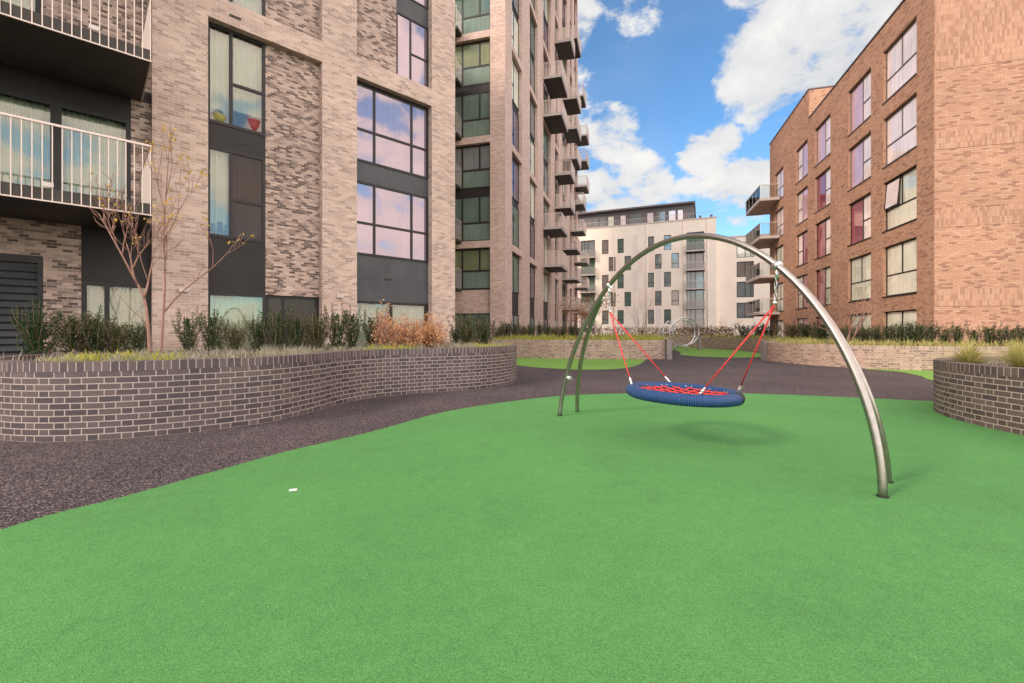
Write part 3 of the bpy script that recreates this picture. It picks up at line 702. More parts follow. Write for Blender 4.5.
for i, (z0, z1) in enumerate(rows):          # flush panels of a slightly different render
    for j in range(7):
        a = gx(600) + j * 1.75 + (i % 2) * .8
        if rnd.random() < .7 and a + .9 < gx(684):
            if not any(a < x1 + .03 and a + .8 > x0 - .03 for x0, x1, q0, q1 in wins if q0 == z0):
                panel(bb, G, a, a + .8, -.012, -.001, z0 - .45, z1 + .45, rnd.choice(('render_p', 'render_g')), 'render_panel')
for (a, b, z0, z1) in wins:
    window(bb, G, a + .004, b - .004, z0, z1, .12, rnd.choice(('g_cool', 'g_brown', 'g_cool', 'g_green')), [], [(a + .06, b - .06, z0 + .75)], fw=.07)
for (a, b, z0, z1) in logs:
    xm = (a + b) / 2
    window(bb, G, a + .004, b - .004, z0 + .1, z1, .18, rnd.choice(('g_cool', 'g_green', 'g_brown')), [xm, (a + xm) / 2], [], fw=.09)
    balcony(bb, G, a - .1, b + .15, .9, z0 - .14, .22, 1.1, .16, 'railgrey', bw=.02, edge='slab_edge')
for u_ in (613.8, 646.5, 683.5, 707.5):
    p = MB(); x_ = gx(u_); p.tube([G(x_, -.07, .2), G(x_, -.07, H1 - .1)], .055, 8); p.build('downpipe', M['render_g'], bb)
pu0, pu1 = gx(573), gx(693)
PY = 1.2; w = MB(); w.box(G, pu0, pu1, PY, 12, H1 + .01, 20.9); w.box(G, pu0 - .3, pu1 + .3, PY - .8, 12.3, 20.905, 21.15); w.build('top_storey', M['zinc'], bb)
for (a, b, mt) in ((592, 597, 'g_cool'), (598, 605, 'g_cool'), (606.5, 613, 'g_pale'), (619, 625, 'g_pinkwhite'), (628, 641, 'g_cool'), (646, 653, 'g_pinkwhite'), (655, 665, 'g_cool'), (668, 675.5, 'g_pinkwhite'), (677, 683, 'g_pinkwhite')):
    window(bb, G, gx(a), gx(b), H1 + .15, 20.2, PY - .085, mt, [], [], 'zinc', fw=.06)
rt = MB()
for k in range(int((pu1 - pu0) / .25)): rt.box(G, pu0 + k * .25, pu0 + k * .25 + .03, .1, .13, H1 + .17, H1 + .95)
rt.box(G, pu0, GL, .09, .14, H1 + .951, H1 + 1.0); rt.build('roof_railing', M['railgrey'], bb)
for x in (GL - 2.2, GL - .6): dv = MB(); dv.tube([G(x, 3, H1), G(x, 3, H1 + 1.2)], .2, 8); dv.build('roof_vent', M['zinc'], bb)
# lower wing to the right
bw_ = thing('apartment_building', 'lower cream rendered flats between the far block and the orange brick flats', 'building', G(GL + 3, 3, 0), 'blocks of flats round the courtyard')
H2 = 15.3; w = MB(); ww = [(gx(734.6) + .35, gx(752) + .35, z0, z1) for z0, z1 in ((12.2, 14.5), (9.3, 11.6), (6.3, 8.6), (3.2, 5.5))]
GW = Frame(tuple(G(0, 1.2, 0))[:2], (G.x.x, G.x.y))
wall_front(w, GW, GL + .01, GL + 16, 0, H2, ww, .2)
w.face([GW(GL + .01, 0, H2), GW(GL + 16, 0, H2), GW(GL + 16, 12, H2), GW(GL + .01, 12, H2)]); w.face([GW(GL + 16, 0, 0), GW(GL + 16, 12, 0), GW(GL + 16, 12, H2), GW(GL + 16, 0, H2)])
w.build('wall', M['render_w'], bw_)
for (a, b, z0, z1) in ww: window(bw_, GW, a + .004, b - .004, z0, z1, .12, rnd.choice(('g_brown', 'g_pale', 'g_cool')), [(a + b) / 2, (a * .4 + b * .6) + .5], [], fw=.09)
cp = MB(); cp.box(GW, GL + .02, GL + 16, -.1, .3, H2 + .003, H2 + .15); cp.build('parapet_coping', M['slab_edge'], bw_)
# block left of it with a sloping dark roof, showing past the tower
bl = thing('apartment_building', 'cream block with a slanted dark roof edge showing past the tower', 'building', (8.2, 80, 0), 'blocks of flats round the courtyard')
w = MB(); w.box(W, 4.0, 10.9, 79, 90, 0, 21.8); w.build('wall', M['render_p'], bl)
w = MB(); z0, z1 = 21.85, 27.0
q = [(10.2, z1), (12.9, z0), (12.4, z0 - .2), (9.9, z1 - .5), (3.0, z1 - .5), (3.0, z1)]
f = [(x, 77.8, z) for x, z in q]; bk = [(x, 90, z) for x, z in q]
w.face(f[::-1]); w.face(bk)
for i in range(len(q)): j = (i + 1) % len(q); w.face([f[i], f[j], bk[j], bk[i]])
w.build('roof', M['zinc'], bl)

# ------------------------------------------------------------------ swing arch and nest seat
F1 = Vector((.73, 6.88, 0)); F2 = Vector((2.90, 3.52, 0)); MC = (F1 + F2) / 2; e = (F2 - F1) / 2; AH = e.length; e.normalize(); pp = Vector((-e.y, e.x, 0)); AZ = 2.4
def arch(t):
    z = AZ * max(0, math.sin(t)) ** 1.15
    return MC + e * (-math.cos(t) * AH) + pp * (.2 * z / AZ) + Vector((0, 0, z))
sf = thing('swing_frame', 'bent steel tube swing arch standing on the green play surface', 'swing frame', MC)
m = MB(); ts_ = [math.pi * i / 64 for i in range(65)]
P_ = [arch(t) for t in ts_]; P_[0].z = -.05; P_[-1].z = -.05
m.tube(P_, .0325, 16); m.build('arch_tube', M['steel'], sf)
tj = 0.87
for sgn, foot in ((0, Vector((1.05, 7.22, 0))), (1, Vector((3.225, 3.865, 0)))):
    pts = []
    for i in range(25):
        t = tj * i / 24; tt = t if sgn == 0 else math.pi - t
        a = arch(tt); z = a.z; basep = MC + e * (-math.cos(tt) * AH)
        full = AZ * math.sin(tj) ** 1.15; s_ = z / full
        off0 = (foot - (F1 if sgn == 0 else F2))
        off = off0 * max(0, 1 - s_) ** (1.0 if sgn == 0 else 1.5) + (pp * (.2 * full / AZ) + off0.normalized() * .075) * s_
        pts.append(basep + off + Vector((0, 0, z if i else -.05)))
    m = MB(); m.tube(pts, .031, 14); leg = m.build('leg', M['steel'], sf); m = MB(); m.ball(pts[-1], .032, 12, 6); m.build('end_cap', M['galv'], leg)
    J = arch(tj if sgn == 0 else math.pi - tj)
    m = MB(); m.tube([J, pts[-1]], .022, 8); m.build('clamp', M['galv'], sf)
    for ft in ((F1 if sgn == 0 else F2), foot):   # dark disc as a painted shadow where the tube meets the surface
        m = MB(); m.tube([(ft.x, ft.y, .0042), (ft.x, ft.y, .009)], .043, 16); m.build('foot_shadow', M['blacksleeve'], sf)
    if sgn == 0:
        kp = arch(.30); m = MB(); m.tube([kp, kp + pp * .02 + e * .09], .03, 10); m.build('knob', M['galv'], sf)
SC = Vector((2.03, 5.35, .56)); RR, rr = .592, .067
tilt = Matrix.Rotation(R(2.3), 3, 'Y')
def seat_pt(ang, r, z=0): return SC + tilt @ Vector((r * math.cos(ang), r * math.sin(ang), z))
ns = thing('basket_swing', 'round blue nest swing seat with red net and red ropes hanging from the arch', 'swing', (SC.x, SC.y, SC.z - rr))
m = MB(); m.tube([seat_pt(2 * math.pi * i / 72, RR) for i in range(72)], rr, 14, closed=True); ring = m.build('seat_ring', M['blue'], ns)
m = MB(); m.tube([seat_pt(R(-42 + i * 2), RR) for i in range(8)], rr + .004, 14); m.build('sleeve', M['blacksleeve'], ring)
net = MB(); cl = MB(); IR = RR - rr * .7
dirs = (R(33), R(123))
for dd in dirs:
    for k in range(-4, 5):
        o_ = k * .115; hl = math.sqrt(max(0, IR ** 2 - o_ ** 2))
        ax = Vector((math.cos(dd), math.sin(dd), 0)); ay = Vector((-ax.y, ax.x, 0)); pts = []
        for i in range(9):
            u_ = -1 + i / 4; q = ay * o_ + ax * hl * u_
            sag = -.05 * (1 - (q.length / IR) ** 2) + .02
            pts.append(SC + tilt @ (q + Vector((0, 0, sag))))
        net.tube(pts, .0085, 6)
        for pt in ((pts[0], pts[-1]) if k % 2 == 0 else ()): cl.ball(pt + Vector((0, 0, .008)), .014, 8, 4)
net.build('net', M['red_rope'], ns); cl.build('net_clips', M['white'], ns)
ea = math.atan2(e.y, e.x)
for sgn in (0, 1):
    th = math.acos(.56); J = arch(th if sgn == 0 else math.pi - th)
    inw = e * (1 if sgn == 0 else -1)
    hook = J + inw * .02 + Vector((0, 0, -.36))
    m = MB(); m.tube([J + e * -.035, J + e * .035], .039, 14); m.tube([J + Vector((0, 0, -.03)), J + Vector((0, 0, -.13))], .016, 8)
    for k in range(5):                        # short chain
        cz = J.lerp(hook, .36 + k * .145); ax = e if k % 2 else pp
        m.tube([cz + ax * (.012 * math.cos(a_)) + Vector((0, 0, .030 * math.sin(a_))) for a_ in [6.283 * q / 10 for q in range(10)]], .004, 5, closed=True)
    m.ball(hook, .022, 10, 6); m.build('hanger', M['galv'], ns)
    for da in (-38, 38):
        ang = (ea + math.pi if sgn == 0 else ea) + R(da)
        b_ = seat_pt(ang, RR, rr - .004); top = hook + Vector((0, 0, -.02))
        d = (top - b_).normalized()
        m = MB(); m.tube([b_ + d * .075, b_ + d * .6, top], .0085, 8)
        rope = m.build('rope', M['red_rope'], ns)
        m = MB(); m.tube([b_ - d * .01, b_ + d * .05], .014, 8); m.ball(b_ + d * .055, .020, 10, 6); m.tube([b_ + d * .06, b_ + d * .10], .013, 8); m.build('shackle', M['galv'], rope)

# ------------------------------------------------------------------ ring climber
RC = Vector((11.35, 30.0, 1.18))
rc = thing('ring_climber', 'round tubular steel ring climber with side rungs on the far green patch', 'climbing frame', (RC.x, RC.y, 0))
def ringp(c, r, n=40, a0=0, a1=360): return [c + Vector((r * math.cos(R(a0 + (a1 - a0) * i / n)), .12 * r * math.cos(R(a0 + (a1 - a0) * i / n)), r * math.sin(R(a0 + (a1 - a0) * i / n)))) for i in range(n + (0 if a1 - a0 == 360 else 1))]
c1, c2 = RC + Vector((-.1, -.25, 0)), RC + Vector((.36, .3, .1))
m = MB(); m.tube(ringp(c1, .88), .045, 8, closed=True); m.build('ring', M['galv'], rc)
m = MB(); m.tube(ringp(c2, .92), .045, 8, closed=True); m.build('ring', M['galv'], rc)
la = ringp(c1, .93, 14, 125, 235); lb = ringp(c1 + Vector((-.28, .1, 0)), 1.0, 14, 125, 235)
m = MB(); m.tube(lb, .038, 8); rl = m.build('side_rail', M['galv'], rc)
for k in (1, 4, 7, 10, 13): m = MB(); m.tube([la[k], lb[k]], .026, 6); m.build('rung', M['galv'], rl)
for k in range(4):
    a = R(30 + 40 * k); m = MB(); m.tube([c1 + Vector((.88 * math.cos(a), .1 * math.cos(a), .88 * math.sin(a))), c2 + Vector((.92 * math.cos(a), .1 * math.cos(a), .92 * math.sin(a)))], .026, 6); m.build('cross_tie', M['galv'], rc)
m = MB(); m.box(W, RC.x + 1.18, RC.x + 1.36, RC.y + .25, RC.y + .43, 0, 1.0); m.build('post', M['grey_post'], rc)
for x in (-.5, .3): m = MB(); m.tube([(RC.x + x, RC.y - .1, 0), (RC.x + x, RC.y - .1, .42)], .04, 8); m.build('post', M['galv'], rc)

m = MB(); q = Frame((-1.78, 3.66), (.97, .25)); m.box(q, -.028, .028, -.016, .016, .005, .012); tag(m.build('paper_tag', M['white'], base=q(0, 0, .005)), 'tiny white paper scrap lying on the green play surface', 'scrap')

# ------------------------------------------------------------------ planting
def inside(poly, x, y):
    r = False; n = len(poly)
    for i in range(n):
        (x1, y1), (x2, y2) = poly[i], poly[i - 1]
        if (y1 > y) != (y2 > y) and x < (x2 - x1) * (y - y1) / (y2 - y1) + x1: r = not r
    return r
def rv(): return Vector((rnd.gauss(0, 1), rnd.gauss(0, 1), rnd.gauss(0, 1)))
def yew(mat, seed, h=.8, w=.34, shoots=34):
    """A young yew: many upright feathery shoots set with needles."""
    rnd.seed(seed); st = MB(); lf = MB()
    for k in range(shoots):
        a = rnd.uniform(0, 2 * math.pi); r0 = w * .25 * math.sqrt(rnd.random()); z0 = rnd.uniform(0, h * .45)
        lean = rnd.uniform(.15, 1.0) * w; ln = rnd.uniform(.35, .75) * h * (1.0 if k % 5 else 1.25)
        p = Vector((r0 * math.cos(a), r0 * math.sin(a), z0)); tip = Vector((p.x + lean * math.cos(a), p.y + lean * math.sin(a), min(h * rnd.uniform(.75, 1.05), z0 + ln)))
        mid = p.lerp(tip, .55) + Vector((math.cos(a), math.sin(a), -.2)) * .05
        st.tube([p, mid, tip], [.006, .004, .002], 4)
        n = int(ln / .011)
        for i in range(n):
            t = i / n
            q = p.lerp(mid, t / .55) if t < .55 else mid.lerp(tip, (t - .55) / .45)
            d = (tip - p).normalized() * .5 + rv() * .55
            lf.leaf(q, d, rnd.uniform(.035, .075), .014)
    for k in range(240):                      # inner twigs, so that the middle is not hollow
        a = rnd.uniform(0, 6.28); z = rnd.uniform(.05, .75) * h; r = w * .55 * rnd.random() * (1.1 - z / h)
        lf.leaf(Vector((r * math.cos(a), r * math.sin(a), z)), rv() + Vector((0, 0, .8)), .09, .02)
    return st, lf
YPROT = []
for i, (mt, sh, hh, ww_) in enumerate((('yew', 34, .80, .34), ('yew', 30, .85, .28), ('yew_warm', 36, .75, .38), ('yew', 26, .9, .22))):
    st, lf = yew(mt, 50 + i, hh, ww_, sh)
    r = thing('yew_shrub', 'young yew shrub', 'shrub', (0, 0, 0)); o1 = st.build('stems', M['bark_grey'], r); o2 = lf.build('foliage', M[mt], r)
    YPROT.append((r, hh))
used = set()
def put_yew(kind, x, y, z, h, label, group, sw=1.0):
    r, hh = YPROT[kind]; s_ = h / hh
    if kind in used: o = dup(r, (x, y, z), rnd.uniform(0, 6.28), (s_ * sw, s_ * sw, s_))
    else:
        used.add(kind); o = r; o.location = (x, y, z); o.rotation_euler = (0, 0, rnd.uniform(0, 6.28)); o.scale = (s_ * sw, s_ * sw, s_)
    o['label'] = label; o['group'] = group; return o
def at(u, Y): return ((u - 512) / 450 * Y, Y)
gl = 'dark yew shrubs in the long left planter'
for (u, Y, h, k, sw, lab) in (
    (37, 7.6, .85, 0, 1.1, 'tall dense yew shrub in front of the louvred door'), (72, 8.0, .68, 2, 1.1, 'olive yew shrub against the brick beside the louvred door'),
    (97, 8.2, .74, 0, 1.0, 'dark yew shrub below the narrow ground floor window pane'), (118, 8.3, .68, 2, 1.1, 'dark yew shrub just left of the pale forked sapling trunk'), (138, 8.6, .66, 0, .9, 'dark yew shrub right behind the pale forked sapling trunk'),
    (187, 8.2, .76, 3, 1.2, 'slender spiky yew standing alone below the buff brick pier'), (212, 9.0, .72, 0, .9, 'yew shrub at the left edge of the cream blind window'), (235, 9.2, .60, 2, .9, 'low yew shrub in the middle of the cream blind window'),
    (258, 9.4, .66, 1, 1.0, 'yew shrub between the cream blind and the dark glass'), (278, 9.4, .80, 0, 1.0, 'bushy yew shrub in front of the dark ground floor glass'), (297, 9.6, .84, 0, 1.0, 'largest yew shrub in front of the dark ground floor glass'), (318, 9.8, .70, 2, 1.0, 'yew shrub at the right end of the dark ground floor glass'),
    (337, 10.0, .80, 1, 1.1, 'spreading yew below the small wall lamp of the middle pier'), (353, 10.3, .82, 3, 1.0, 'narrow upright yew right of the small wall lamp'), (371, 10.4, .76, 3, 1.3, 'upright yew at the left of the russet bush'),
    (468, 12.3, .78, 2, 1.2, 'olive yew shrub just right of the russet bush'), (484, 12.8, .80, 0, 1.1, 'dark yew shrub at the far tip of the left planter'), (455, 12.6, .60, 1, 1.0, 'small dark yew peeping out behind the russet bush')):
    x, y = at(u, Y); put_yew(k, x, y, .82, h * (1.2 + .12 * ((k + int(u)) % 3 - 1)), lab, gl, sw * .84)
gt = 'small dark yews in a row below the tower'
side = ['leftmost', 'second', 'third', 'fourth', 'fifth', 'sixth', 'seventh', 'eighth', 'ninth', 'tenth', 'eleventh', 'twelfth', 'thirteenth', 'fourteenth', 'fifteenth', 'sixteenth', 'seventeenth', 'eighteenth', 'nineteenth', 'twentieth']
for i in range(11):
    u = 493 + i * 8.2 + rnd.uniform(-1.5, 1.5); x, y = at(u, 24.5 + i * .9); x += .3
    put_yew((0, 1, 3, 2)[i % 4], x, y, .77, rnd.uniform(.9, 1.2), ('%s dark yew in the row below the tower, counted from the near flats' % side[i].replace('leftmost', 'first')), gt, 1.1)
gr = 'yews in a row below the orange brick flats'
ru = [(842, 20.6), (855, 19.5), (866, 19.0), (877, 18.3), (888, 17.8), (899, 17.3), (910, 17.0), (919, 16.8), (931, 16.6), (945, 16.3), (958, 16.2), (974, 15.9), (988, 15.7), (1000, 15.6), (1012, 15.4), (1023, 15.3)]
for i, (u, Y) in enumerate(ru):
    x, y = at(u, Y); put_yew((0, 0, 2, 0, 1, 0, 0, 0, 3, 1, 3, 3, 1, 0, 3, 1)[i], x, y, .70, (.95 if i < 8 else .88) * rnd.uniform(.9, 1.12), '%s green yew below the orange flats, counted from the bare tree' % side[i].replace('leftmost', 'first'), gr, 1.15 if i < 8 else 1.0)
gk = 'far yews near the end balconies'
for i, (u, lab) in enumerate(((744, 'low green shrub at the left of the far row below the end balconies'), (758, 'second far shrub under the end balconies of the orange flats'), (769, 'far green shrub beside the pale door under the end balconies'), (793, 'far green shrub right of the pale door, below magenta glazing'), (808, 'far green shrub below the third window column of orange flats'), (822, 'far green shrub left of the bare multi-stem tree'))):
    x, y = at(u, (31, 31, 31, 27, 25.5, 23.5)[i]); put_yew((0, 1, 0, 2, 0, 1)[i], x, y, .72, 1.15, lab, gk, 1.5)

def bush(name, label, mat, c, rx, ry, h, stems, leaves, lsz, group=None, twig='bark_grey', seed=1):
    rnd.seed(seed); r = thing(name, label, 'shrub', c, group); st = MB(); lf = MB(); c = Vector(c)
    for k in range(stems):
        a = rnd.uniform(0, 6.28); q = math.sqrt(rnd.random()); b0 = c + Vector((math.cos(a) * rx * q * .5, math.sin(a) * ry * q * .5, 0))
        tip = c + Vector((math.cos(a) * rx * q * 1.0, math.sin(a) * ry * q, h * rnd.uniform(.55, 1.0) * (1.05 - .35 * q * q)))
        mid = b0.lerp(tip, .5) + rv() * .03
        st.tube([b0, mid, tip], [.008, .006, .002], 5)
        for j in range(3):
            t = rnd.uniform(.3, .9); s0 = b0.lerp(tip, t); st.tube([s0, s0 + (rv() * .6 + Vector((0, 0, .8))).normalized() * h * .22], [.004, .0015], 4)
        for j in range(leaves):
            t = rnd.uniform(.15, 1.03); lf.leaf(b0.lerp(tip, t) + rv() * h * .07, rv() + Vector((0, 0, .3)), lsz * rnd.uniform(.6, 1.3), lsz * .6)
    st.build('stems', M[twig], r); lf.build('foliage', M[mat], r); return r
go = 'russet bushes in the long left planter'
for i, (u, Y, rx, h, lab, mt) in enumerate(((386, 10.2, .30, .98, 'sparse tall russet bush beside the upright yew', 'orange'), (409, 10.6, .42, .86, 'widest glowing orange bush, in the middle of the russet clump', 'orange'), (432, 11.1, .38, .82, 'paler russet bush at the right of the orange clump', 'orange'))):
    x, y = at(u, Y); bush('russet_bush', lab, mt, (x, y, .83), rx, rx * .9, h * 1.08, 50 if i else 34, 44 if i else 28, .052, go, 'bark', 80 + i)

# saplings
def limb(mb, p, d, ln, r, depth, tips, spread=.5, up=.25, n=5, wig=.10):
    pts = [p]; rad = [r]; d = d.normalized()
    for i in range(n):
        d = (d + rv() * wig + Vector((0, 0, up * .12))).normalized(); pts.append(pts[-1] + d * ln / n); rad.append(max(.0028, r * (1 - .6 * (i + 1) / n)))
    mb.tube(pts, rad, 6 if r > .01 else 4)
    if depth == 0: tips.append((pts[-1], d)); tips.append((pts[-3], d)); return
    for k in range(rnd.choice((2, 3))):
        i = rnd.randint(2, n); a = rv(); a -= d * a.dot(d); a.normalize()
        limb(mb, pts[i], d + a * spread, ln * rnd.uniform(.5, .75), rad[i] * .62, depth - 1, tips, spread, up, n, wig)
    limb(mb, pts[-1], d, ln * .6, rad[-1] * .8, depth - 1, tips, spread, up, n, wig)
def sapling(label, spine, rad, branches, seed, leaves, lz, mat='yellowleaf', bark='bark', group='bare saplings in the long left planter', extra=()):
    rnd.seed(seed); r = thing('sapling', label, 'tree', spine[0], group); tr = MB(); lf = MB(); tips = []
    tr.tube(catmull(spine, 5), [rad * (1 - .75 * i / (5 * (len(spine) - 1))) for i in range(5 * (len(spine) - 1) + 1)], 8)
    for ex in extra:
        q_ = catmull(ex[0], 4); tr.tube(q_, [max(.003, ex[1] * (1 - .8 * k / len(q_))) for k in range(len(q_))], 6)
    for (p, d, ln, rr_, dp) in branches: limb(tr, Vector(p), Vector(d), ln, rr_, dp, tips, .45, .5)
    tr.build('trunk', M[bark], r)
    rnd.shuffle(tips)
    for (p, d) in tips[:leaves]:
        for j in range(rnd.choice((1, 2, 3))): lf.leaf(p + rv() * .04, rv() + Vector((0, 0, -.4)), lz * rnd.uniform(.7, 1.2), lz * .6)
    lf.build('crown', M[mat], r); return r
Y1 = 6.9
def pt(u, v, Y, dy=0): return Vector(((u - 512) / 450 * (Y + dy), Y + dy, 1.3 - (v - 331) / 450 * (Y + dy)))
b0 = pt(150, 356, Y1)
sp = [b0, pt(148, 325, Y1), pt(144, 298, Y1, .03), pt(132, 274, Y1), pt(117, 246, Y1, -.05), pt(99, 214, Y1)]
sapling('pale forked sapling with a slanting stem and a bushy twig head', sp, .025,
        [(pt(144, 298, Y1), (.05, .1, 1), .62, .018, 3), (pt(137, 284, Y1), (-.2, -.2, 1), .62, .015, 3), (pt(131, 272, Y1), (.25, .1, 1), .55, .013, 3), (pt(122, 256, Y1), (-.1, -.1, 1), .5, .011, 2), (pt(110, 235, Y1), (.25, .2, 1), .42, .010, 2), (pt(104, 224, Y1), (.1, -.1, 1), .4, .008, 2),
         (pt(117, 246, Y1), (.1, -.3, 1), .5, .010, 2), (pt(148, 330, Y1), (-.8, -.2, 1.1), .7, .007, 0)], 21, 26, .055)
sp = [pt(161, 354, 7.5), pt(163, 320, 7.5), pt(165, 280, 7.5), pt(164, 230, 7.5, .05), pt(167, 180, 7.5), pt(170, 135, 7.5)]
sapling('thin straight sapling with a few yellow leaves beside the forked one', sp, .020,
        [(pt(212, 268, 7.5), (.35, 0, 1), .5, .008, 1), (pt(226, 254, 7.5), (.9, 0, .35), .35, .006, 1), (pt(195, 282, 7.5), (.5, .1, 1), .4, .007, 0), (pt(165, 272, 7.5), (-.3, .1, 1), .75, .010, 1), (pt(165, 262, 7.5), (.3, .1, 1), .8, .010, 2), (pt(164, 240, 7.5), (.5, -.1, 1), .8, .010, 2), (pt(165, 215, 7.5), (-.35, 0, 1), .7, .009, 2), (pt(166, 195, 7.5), (.4, .1, 1), .65, .008, 2), (pt(168, 160, 7.5), (-.2, .2, 1), .4, .006, 1)], 33, 46, .07,
        extra=[([pt(163, 313, 7.5), pt(183, 291, 7.5), pt(212, 268, 7.5), pt(228, 252, 7.5), pt(241, 234, 7.5)], .014)])
# bare trees further off
def bare(label, c, stems, h, lean, seed, bark='bark_grey', leaves=0, lmat='copper', group='bare trees in the far planters', r0=.022, dp=2, lz=.12):
    rnd.seed(seed); r = thing('bare_tree', label, 'tree', c, group); tr = MB(); tips = []
    for k in range(stems):
        a = 6.28 * k / stems + rnd.uniform(-.4, .4)
        limb(tr, Vector(c) + Vector((math.cos(a), math.sin(a), 0)) * .05, Vector((math.cos(a) * lean, math.sin(a) * lean, 1)), h * rnd.uniform(.42, .55), r0, dp, tips, .45, .4)
    tr.build('trunk', M[bark], r)
    if leaves:
        lf = MB()
        for i in range(leaves):
            p, d = rnd.choice(tips); lf.leaf(p + rv() * .25, rv(), lz * rnd.uniform(.6, 1.2), lz * .6)
        lf.build('crown', M[lmat], r)
    return r
x, y = at(846, 18.2); bare('bare multi-stem tree in front of the orange brick flats', (x, y, .7), 7, 4.2, .55, 5, 'bark', r0=.03)
x, y = at(596, 38); bare('brown-leaved tree in front of the far left balconies', (x, y, .7), 5, 4.2, .5, 9, 'bark_grey', 700, lz=.16, r0=.03)
x, y = at(641, 39.5); bare('bare reddish multi-stem tree in front of the far white flats', (x, y, .7), 6, 4.4, .35, 12, 'bark', r0=.025)
x, y = at(570, 34); bare('small brown-leaved tree near the corner of the tower', (x, y, .75), 4, 3.2, .5, 15, 'bark_grey', 500, lz=.14)
x, y = at(729, 36.5); bare('low bare tree behind the ring climber', (x, y, .7), 4, 2.2, .5, 19, 'bark')

# brown clipped hedge in the farthest planter
rnd.seed(91); hd = MB(); hp = catmull([(3.5, 40.6), (8, 39.4), (12.5, 38.3), (15.6, 37.4), (17.2, 35.0)], 12)
for i in range(5200):
    k = rnd.randrange(len(hp) - 1); p = hp[k].lerp(hp[k + 1], rnd.random())
    hd.leaf(Vector((p.x + rnd.uniform(-.3, .3), p.y + rnd.uniform(-.35, .35), .72 + rnd.random() ** .8 * rnd.uniform(.75, 1.0))), rv(), rnd.uniform(.08, .16), .08)
hb = Vector((10, 39, .7)); tag(hd.build('hedge', M['beech'], base=hb), 'low dry brown hedge along the farthest planter', 'hedge')

# ground cover
def cover(label, poly_key, region, mat, n, h, w, name='ground_cover', seed=3, blades=12, spread=.09):
    rnd.seed(seed); poly, z = SOILS[poly_key]; m = MB(); xs = [p[0] for p in poly]; ys = [p[1] for p in poly]; c = 0; tries = 0
    while c < n and tries < n * 40:
        tries += 1; x = rnd.uniform(min(xs), max(xs)); y = rnd.uniform(min(ys), max(ys))
        if not inside(poly, x, y) or not region(x, y): continue
        c += 1; hh = h * rnd.uniform(.5, 1.2)
        for b in range(blades):
            p = Vector((x + rnd.gauss(0, spread), y + rnd.gauss(0, spread), z - .01)); d = Vector((rnd.gauss(0, .5), rnd.gauss(0, .5), 1))
            m.leaf(p + Vector((0, 0, rnd.uniform(0, hh * .5))), d, hh * rnd.uniform(.5, 1), w)
    return stuff(m.build(name, M[mat]), label)
dist = lambda pts, x, y: min(math.hypot(x - a, y - b) for a, b in pts)
edge = lambda key: SOILS[key][0]
cover('silvery low plants along the front of the left planter', PL, lambda x, y: dist(edge(PL), x, y) < 1.9 and x > -6.3, 'silver', 560, .16, .012, blades=24, spread=.07)
cover('patches of lime yellow low plants in the left planter', PL, lambda x, y: (math.hypot(x + 5.75, y - 6.2) < .42 or math.hypot(x + 5.0, y - 6.15) < .35 or math.hypot(x + 2.6, y - 9.4) < .45 or math.hypot(x + .6, y - 11.3) < .6), 'lime', 190, .16, .018, seed=4)
cover('yellow green low plants in the middle planter', PM, lambda x, y: dist(edge(PM), x, y) < 2.2 and x > -1, 'lime', 420, .3, .03, seed=5, spread=.16)
cover('yellow green low plants in the long right planter', PR, lambda x, y: dist(edge(PR), x, y) < 1.5, 'straw', 500, .26, .022, seed=6, spread=.14)
cover('yellow green low plants in the farthest planter', PF, lambda x, y: dist(edge(PF), x, y) < 1.6, 'straw', 260, .3, .04, seed=8, spread=.2)
cover('low green plants in the rounded near planter', PN, lambda x, y: dist(edge(PN), x, y) < 1.4, 'silver', 160, .10, .014, seed=9)
def tuft(label, c, n, ln, seed):
    rnd.seed(seed); m = MB(); c = Vector(c)
    for i in range(n):
        a = rnd.uniform(0, 6.28); s_ = rnd.uniform(.15, 1.0); L = ln * rnd.uniform(.6, 1.1); d = Vector((math.cos(a), math.sin(a), 0)); wd = d.cross(Vector((0, 0, 1))) * .004
        pts = [c + d * (.03 * rnd.random()) ] ; 
        for t in (.35, .7, 1.0): pts.append(c + d * (L * s_ * t) + Vector((0, 0, L * .75 * (1.25 - s_ * .6) * (t - .62 * s_ * t * t))))
        i0 = len(m.v)
        for k, p in enumerate(pts): f_ = (1, .8, .55, .1)[k]; m.v += [p + wd * f_, p - wd * f_]
        for k in range(3): m.f.append((i0 + 2 * k, i0 + 2 * k + 1, i0 + 2 * k + 3, i0 + 2 * k + 2)); m.smooth.append(False); m.uv += [(0, 0), (1, 0), (1, 1), (0, 1)]
    return tag(m.build('ornamental_grass', M['straw'], base=c), label, 'grass', 'yellow grass tufts in the rounded planter')
tuft('arching straw yellow grass tuft nearer the planter tip', (7.0, 6.9, .76), 620, .58, 1)
tuft('big arching straw yellow grass tuft cut by the picture edge', (7.0, 6.15, .76), 680, .62, 2)
tuft('straw yellow grass tuft furthest back in the rounded planter', (8.0, 7.1, .76), 560, .55, 3)

# ------------------------------------------------------------------ light, sky, camera
SUN_AZ = math.atan2(-.86, -.51); SUN_EL = R(32)
sd = Vector((math.sin(SUN_AZ) * math.cos(SUN_EL), math.cos(SUN_AZ) * math.cos(SUN_EL), math.sin(SUN_EL)))
sl = bpy.data.lights.new('sun', 'SUN'); sl.energy = 2.7; sl.angle = R(13); sl.color = (1, .83, .69)
so_ = bpy.data.objects.new('sun', sl); COL.objects.link(so_); so_.rotation_euler = sd.to_track_quat('Z', 'Y').to_euler(); so_.location = sd * 100

